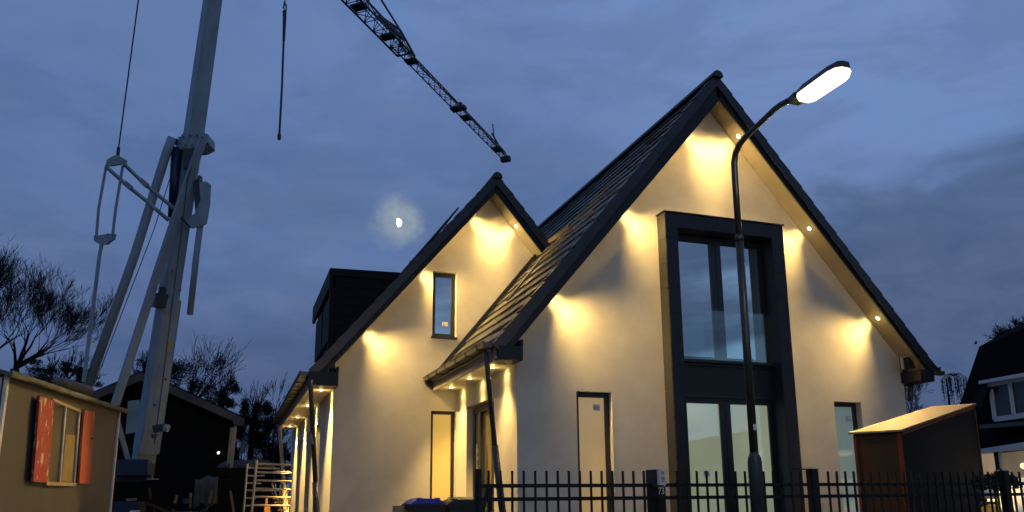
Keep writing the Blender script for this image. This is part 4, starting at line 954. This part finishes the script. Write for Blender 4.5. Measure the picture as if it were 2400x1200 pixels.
MB().prism([ra, ra+sl*1.04, ra+sl*1.04+Vector((0, 0, .022)), ra+Vector((0, 0, .022))], dAB*(wAB+.06)).build('roof', ply, shed)
# ------------------------------------------------------------------ neighbour's thatched house, far right
NA = atd(2150, 1060, 24); nd = Vector((math.sin(math.radians(27)), math.cos(math.radians(27)), 0))    # facade runs away along nd
nn_ = Vector((-nd.y, nd.x, 0))                                                          # facade normal
NP = atd(2400, 1040, 15.0); NP0 = Vector((NP.x, NP.y, 0))
nh = thing('thatched_house', "neighbour's dark thatched house with white dormer and lit ground-floor windows", 'house', NP0)
def npt(x, y, off=0.0): return onP(x, y, NP0+nn_*off, nn_)
far = npt(2232, 1062); near = npt(2400, 1040)-nd*4
zev = npt(2400, 1040).z
Lf = (Vector((far.x, far.y, 0))-NP0).dot(nd)
F0 = NP0+nd*Lf; G0 = NP0-nd*4
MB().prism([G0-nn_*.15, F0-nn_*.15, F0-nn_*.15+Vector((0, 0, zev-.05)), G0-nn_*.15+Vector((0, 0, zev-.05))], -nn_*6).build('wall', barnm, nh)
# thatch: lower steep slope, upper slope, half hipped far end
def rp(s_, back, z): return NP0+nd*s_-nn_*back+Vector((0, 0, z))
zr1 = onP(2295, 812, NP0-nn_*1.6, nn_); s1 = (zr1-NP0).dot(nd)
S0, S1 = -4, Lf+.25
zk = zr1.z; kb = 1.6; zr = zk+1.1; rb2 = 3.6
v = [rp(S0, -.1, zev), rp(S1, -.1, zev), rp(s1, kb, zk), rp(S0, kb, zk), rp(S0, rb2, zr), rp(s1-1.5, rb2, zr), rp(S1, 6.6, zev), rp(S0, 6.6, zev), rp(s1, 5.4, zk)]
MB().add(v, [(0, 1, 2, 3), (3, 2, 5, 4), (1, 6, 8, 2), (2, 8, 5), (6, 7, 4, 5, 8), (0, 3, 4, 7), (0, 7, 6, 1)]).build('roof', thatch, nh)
MB().prism([npt(2286, 1054, .16), npt(2400, 1036, .16), npt(2400, 1036, .16)-nd*4, npt(2400, 1036, .16)-nd*4-Vector((0, 0, .14)), npt(2400, 1052, .16), npt(2286, 1064, .16)], -nn_*.2).build('eave_board', whitep, nh)
MB().prism([npt(*p, .01) for p in ((2284, 1066), (2334, 1062), (2340, 1118), (2288, 1126))], nn_*.02).build('window', glass_room, nh)
MB().prism([npt(*p, .01) for p in ((2348, 1062), (2400, 1056), (2410, 1056), (2410, 1200), (2360, 1200))], nn_*.02).build('window', glass_room2, nh)
MB().bar(npt(2334, 1060, .05), npt(2350, 1170, .05), .07, .06).build('window_post', rustp, nh); MB().bar(npt(2343, 1060, .06), npt(2356, 1150, .06), .05, .06).build('window_post', whitep, nh)
MB().tube([npt(2398, 1092, .05), npt(2404, 1092, .05)], .06).build('room_lamp', emat('room_lamp_glow', (.8, .85, .45), 1.2), nh)
# dormer
def dpt(x, y, off=-.15): return npt(x, y, off)
dm = MB().prism([dpt(2296, 895), dpt(2330, 886), dpt(2440, 862), dpt(2440, 1000), dpt(2324, 988)], -nn_*1.6).build('dormer', thatch, nh)
MB().prism([dpt(2293, 893, .05), dpt(2440, 866, .05), dpt(2440, 876, .05), dpt(2294, 900, .05)], -nn_*.5).build('dormer_cornice', whitep, dm)
fw_ = MB()
for a, b, w_ in (((2322, 897), (2333, 984), .12), ((2333, 983), (2440, 968), .10), ((2318, 900), (2440, 878), .12), ((2367, 893), (2378, 975), .09), ((2425, 884), (2436, 968), .09)):
    fw_.bar(dpt(*a, -.12), dpt(*b, -.12), .06, w_, upv=nn_.cross(dpt(*b)-dpt(*a)))
fw_.build('dormer_frame', whitep, dm)
MB().prism([dpt(*p, -.14) for p in ((2326, 900), (2430, 884), (2436, 965), (2334, 980))], nn_*.01).build('dormer_pane', glassmat('dormer_glass', .03, (.006, .006, .007)), dm)
MB().bar(dpt(2314, 1000, -.02), dpt(2440, 990, -.02), .3, .08).build('dormer_apron', steeld, dm)
MB().prism([dpt(2276, 950, -.02), dpt(2300, 905, -.02), dpt(2316, 908, -.02), dpt(2300, 955, -.02)], -nn_*.4).build('hip_flashing', barnr, dm)
# ------------------------------------------------------------------ parked car behind the fence (mostly hidden)
cP = atd(2372, 1170, 11.5); car = thing('parked_car', 'white parked car half hidden behind the fence and ivy', 'car', (cP.x, cP.y, 0))
ca = Vector((nd.x, nd.y, 0)); cs = Vector((-ca.y, ca.x, 0)); cO = Vector((cP.x+.55, cP.y+.6, 0))
prof = [(-1.9, .35), (-1.95, .75), (-1.1, .92), (-.55, 1.34), (.75, 1.40), (1.5, 1.02), (1.95, .90), (1.95, .35)]
MB().prism([cO+ca*s_-cs*.8+Vector((0, 0, z)) for s_, z in prof], cs*1.6).build('body', carw, car, bevel=.06, smooth=True)
MB().prism([cO+ca*s_-cs*.81+Vector((0, 0, z)) for s_, z in ((-.95, .95), (-.5, 1.27), (.7, 1.32), (1.25, 1.02))], cs*1.62).build('window', glass_dark, car)
for s_ in (-1.25, 1.2):
    for w_ in (-.82, .66): p = cO+ca*s_+cs*w_+Vector((0, 0, .32)); MB().tube([p, p+cs*.16], .32, 20).build('wheel', rubber, car)
for w_ in (-.65, .45): MB().box(-.0, .0, 0, 0, 0, 0); MB().frame_box(cO-ca*1.93+cs*(w_+.1)+Vector((0, 0, .68)), ca*.03, cs*.14, Vector((0, 0, .07))).build('headlight', ledc if False else whitel, car)
sgn_a = atd(2305, 1180, 10.8)
ys = thing('yellow_reflection', 'yellow blocks shaped for the yellowish reflections on the car, under the ivy', 'car reflection', (sgn_a.x, sgn_a.y, 0))
MB().frame_box((sgn_a.x, sgn_a.y+.2, .82), Vector((.26, 0, 0)), Vector((0, .2, 0)), Vector((0, 0, .15))).frame_box((sgn_a.x+.35, sgn_a.y+.2, .4), Vector((.62, 0, 0)), Vector((0, .2, 0)), Vector((0, 0, .26))).build('yellow_block', yellowp, ys, bevel=.02)  # solid yellow blocks stand in for yellow light reflected on the car
MB().frame_box((sgn_a.x, sgn_a.y+.2, 1.0), Vector((.28, 0, 0)), Vector((0, .22, 0)), Vector((0, 0, .02))).build('rim', binm, ys)
MB().tube([atd(2303, 1160, 10.7), atd(2330, 1157, 10.7)], [.05, .07], 12).build('white_hood_bit', carw, ys)  # white piece shaped as the visible bit of car hood
light('fence_fill_light', 'POINT', (sgn_a.x+.7, sgn_a.y-.5, 1.35), 9, (1, .8, .5), shadow_soft_size=.08)  # added light without a fixture, brightens the car parts behind the fence
# ------------------------------------------------------------------ vegetation
def leaf_mass(name, mt, centers, n_, size, parent=None, seed=1, flat=1.0):
    n_ = int(n_*1.3)
    rd = random.Random(seed); m = MB()
    for _ in range(n_):
        c, rad = rd.choice(centers); d = Vector((rd.gauss(0, 1), rd.gauss(0, 1), rd.gauss(0, 1))); d.normalize(); d = d*(rd.random()**.5)
        p = Vector(c)+Vector((d.x*rad[0], d.y*rad[1], d.z*rad[2]))
        a = Vector((rd.gauss(0, 1), rd.gauss(0, 1), rd.gauss(0, 1))).normalized()*size*rd.uniform(.5, 1.2)
        b = a.cross(Vector((rd.gauss(0, 1), rd.gauss(0, 1), rd.gauss(0, 1)))).normalized()*size*rd.uniform(.3, .8)
        m.add([p-a, p+b, p+a, p-b], [(0, 1, 2, 3)])
    return m.build(name, mt, parent)
def branch(m, rd, p, d, L, r_, lev, maxlev, spread, grav=0.0, nseg=4, kids=(3, 5), minr=.006):
    pts = [p]; rads = [r_]; q = Vector(p); dd = Vector(d).normalized()
    for k in range(nseg):
        dd = (dd+Vector((rd.gauss(0, .13), rd.gauss(0, .13), rd.gauss(0, .10)+grav))).normalized()
        q = q+dd*L/nseg; pts.append(q.copy()); rads.append(max(minr, r_*(1-.55*(k+1)/nseg)))
    m.tube(pts, rads, 5 if lev < 2 else 3, cap=False)
    if lev >= maxlev: return
    nk = rd.randint(*kids)
    for k in range(nk):
        t = rd.uniform(.3, 1.0) if k else 1.0; i = min(nseg, max(1, int(round(t*nseg)))); bp_ = pts[i]
        ax = Vector((rd.gauss(0, 1), rd.gauss(0, 1), rd.gauss(0, 1))).normalized()
        nd_ = (dd+ax*spread*rd.uniform(.6, 1.2)+Vector((0, 0, .12 if grav >= 0 else -.12))).normalized()
        branch(m, rd, bp_, nd_, L*rd.uniform(.62, .86), rads[i]*.62, lev+1, maxlev, spread, grav, nseg, kids, minr)
def bare_tree(label, base, trunk_top, limbs, L, maxlev=5, spread=.55, seed=1, grav=.03, kids=(3, 4), group=None, r0=.18, minr=.008, name='bare_tree'):
    t = thing(name, label, 'tree', (base[0], base[1], 0), group); rd = random.Random(seed)
    MB().tube([(base[0], base[1], 0), tuple(Vector((base[0], base[1], 0)).lerp(Vector(trunk_top), .5)), tuple(trunk_top)], [r0*1.3, r0*1.05, r0], 10).build('trunk', bark, t)
    m = MB()
    for d, l_ in limbs: branch(m, rd, Vector(trunk_top), Vector(d), L*l_, r0*.48, 1, maxlev, spread, grav, 4, kids, minr)
    m.build('crown', twigm, t); return t
RV = Vector((R3[0][0], R3[0][1], 0)).normalized(); FV = Vector((R3[2][0], R3[2][1], 0)).normalized(); UP = Vector((0, 0, 1))
def dv(l, up, fw=0): return RV*l+UP*up+FV*fw
tb = atd(35, 865, 30)
bare_tree('large leafless tree spreading above the site hut roof', tb, tb, [(dv(.55, 1, .1), 1.05), (dv(.95, .75, -.1), 1.1), (dv(.25, 1.1, .2), 1.0), (dv(1.2, .35, .1), .9), (dv(.8, 1, .5), .9), (dv(.0, 1, -.4), .8)], 1.30, 7, .42, 11, .05, (3, 3), 'trees behind the yard', .15, .0045)
tb = atd(-70, 850, 27)
bare_tree('leafless tree at the left edge with limbs entering the frame', tb, tb, [(dv(.7, 1, 0), 1.25), (dv(1.0, .55, .1), 1.1), (dv(.3, 1.1, .2), 1.3), (dv(.5, .8, -.5), 1.1)], 1.2, 7, .42, 5, .04, (3, 3), 'trees behind the yard', .15, .0045)
def bush(label, px, d, wpx, hpx, seed, n_=4200, leaves=True, name='tree', size=.055, group='trees behind the yard', crown=leafm):
    size *= .62
    """dense half-bare tree whose crown spans about wpx by hpx photo pixels, centred at px"""
    c = atd(px[0], px[1], d); w = wpx/F*d/2; h = hpx/F*d/2
    t = thing(name, label, 'tree', (c.x, c.y, 0), group); rd = random.Random(seed)
    MB().tube([(c.x, c.y, 0), (c.x+.05, c.y, max(.5, c.z-h*.6))], [.16, .09], 8).build('trunk', bark, t)
    m = MB(); o_ = Vector((c.x, c.y, max(.5, c.z-h*.8)))
    for k in range(7):
        d_ = RV*rd.uniform(-w, w)*.9+UP*h*rd.uniform(1.1, 1.9)+FV*rd.uniform(-1, 1)*w*.5
        branch(m, rd, o_, d_, d_.length*.50, .05, 2, 5, .45, .02, 3, (3, 4), .007)
    tw = m.build('branches', twigm, t)
    cen = []
    for k in range(16):
        a_ = rd.uniform(0, 6.28); q_ = rd.random()**.5
        cen.append((c+RV*math.cos(a_)*w*q_*.85+UP*math.sin(a_)*h*q_*.85+FV*rd.uniform(-.6, .6)*w, (w*rd.uniform(.12, .42), w*rd.uniform(.2, .4), h*rd.uniform(.12, .42))))
    cr = leaf_mass('crown', crown, cen, n_, size, t, seed); return t
bush('low dark bush showing over the middle of the hut roof', (130, 880), 28, 160, 70, 21, 2600)
bush('small dark bush between the crane struts and the big bare tree', (175, 895), 27, 110, 60, 22, 1800)
bush('tall half-bare tree behind the barn right of the crane mast', (455, 890), 34, 190, 140, 23, 6000, size=.06)
bush('smaller half-bare tree behind the barn, left of the crane mast', (332, 868), 34, 60, 60, 24, 1200, size=.05)
bush('dark tree behind the barn roof end', (520, 925), 33, 90, 90, 25, 3000, size=.06)
bush('dark tree just left of the wing gutter', (590, 980), 31, 110, 110, 26, 5200, size=.06)
bush('low dark tree under the wing gutter end', (630, 1040), 30, 110, 150, 27, 7000, size=.06)
bush('dark shrub filling the gap between barn and scaffold', (575, 1070), 31, 130, 150, 28, 7000, size=.06)
bush('dark undergrowth low behind the scaffold beside the wing', (655, 1125), 32, 110, 150, 33, 8000, size=.07)
tb = atd(645, 985, 29); bare_tree('thin leafless sapling rising beside the wing gutter', tb, atd(646, 968, 29), [(dv(0, 1), .6), (dv(.3, 1), .4), (dv(-.35, 1), .45)], 1.1, 4, .35, 3, .05, (2, 3), 'trees behind the yard', .03, .006, 'sapling')
# right side trees
bare_tree('leafless tree seen between the two houses', atd(2140, 1010, 34), atd(2135, 985, 34), [(dv(.15, 1), .8), (dv(-.3, 1, .2), .75), (dv(.45, .9), .7), (dv(-.1, 1, -.3), .8), (dv(.7, .5), .5)], 1.0, 6, .45, 14, .03, (3, 3), 'trees right of the house', .07, .005)
def weeping(label, px, d, wpx, hpx, seed, nst):
    c = atd(px[0], px[1], d); w = wpx/F*d/2; h = hpx/F*d; t = thing('weeping_tree', label, 'tree', (c.x, c.y, 0), 'trees right of the house'); rd = random.Random(seed)
    MB().tube([(c.x, c.y+.3, 0), (c.x, c.y+.3, c.z)], [.12, .02], 8).build('trunk', bark, t); m = MB()
    for k in range(nst):
        a_ = rd.uniform(-1, 1); b_ = rd.uniform(-1, 1); L = h*rd.uniform(.35, 1.0)*(1-.25*abs(a_))
        p = c+RV*a_*w+FV*b_*w*.7+UP*(h*.06*(1-a_*a_)); pts = [c+UP*.05*h, (c+p)/2+UP*h*.12, p]
        if k % 3 == 0: m.tube(pts, [.012, .008, .005], 3, cap=False)
        m.tube([p, p+RV*rd.uniform(-.1, .1)*w-UP*L*.5, p+RV*rd.uniform(-.2, .2)*w-UP*L], [.006, .005, .004], 3, cap=False)
        for q_ in range(5):
            s_ = rd.random(); z_ = p-UP*L*s_+RV*rd.uniform(-.05, .05); m.add([z_, z_+RV*.012-UP*.03, z_-UP*.07, z_-RV*.012-UP*.03], [(0, 1, 2, 3)])
    m.build('crown', twigm, t)
weeping('weeping willow hanging beside the thatched roof edge', (2236, 886), 26, 48, 80, 4, 60)
bare_tree('leafless tree top showing above the thatched ridge', atd(2385, 850, 26), atd(2385, 835, 26), [(dv(.3, 1), .7), (dv(-.35, .9), .65), (dv(.9, .5), .9), (dv(0, 1, .3), .6), (dv(1.2, .3), .9)], 0.72, 6, .6, 4, .0, (3, 4), 'trees right of the house', .06, .005)
bush('dark tree top right of the drooping tree above the thatch', (2420, 790), 25, 130, 80, 31, 2600, group='trees right of the house')
# ivy on the fence
c = atd(2325, 1128, 9.35)
iv = thing('ivy', 'dark ivy clump growing over the fence at the right', 'plant', (c.x, FY+.1, 0)); 
cI = onY(2325, 1128, FY+.12)
leaf_mass('leaves', hedgem, [(onY(2300, 1126, FY+.12), (.16, .08, .07)), (onY(2322, 1122, FY+.12), (.10, .08, .06)), (onY(2345, 1120, FY+.12), (.12, .08, .10)), (onY(2365, 1125, FY+.12), (.12, .08, .06)), (onY(2340, 1140, FY+.12), (.4, .08, .05))], 1500, .022, iv, 9)
MB().tube([(cI.x, FY+.1, 0), (cI.x, FY+.1, cI.z)], .015).build('stem', bark, iv)
tw_ = MB().tube([onY(2010, 1105, FY+.3), onY(2022, 1112, FY+.3), onY(2032, 1128, FY+.3), onY(2036, 1200, FY+.3)], .006, 5).build('dry_stalk', bark); tag(tw_, 'single dry stalk bending in front of the brown shed', 'stalk')
# ------------------------------------------------------------------ bird
bd = MB().add([atd(2283, 805, 30), atd(2287, 801, 30), atd(2288, 797, 30), atd(2290, 803, 30), atd(2290, 806, 29.9), atd(2285, 807, 30)], [(0, 1, 2), (0, 1, 3, 4, 5), (1, 2, 3)]).build('bird', barnm); tag(bd, 'tiny dark bird by the thatched roof edge', 'bird')
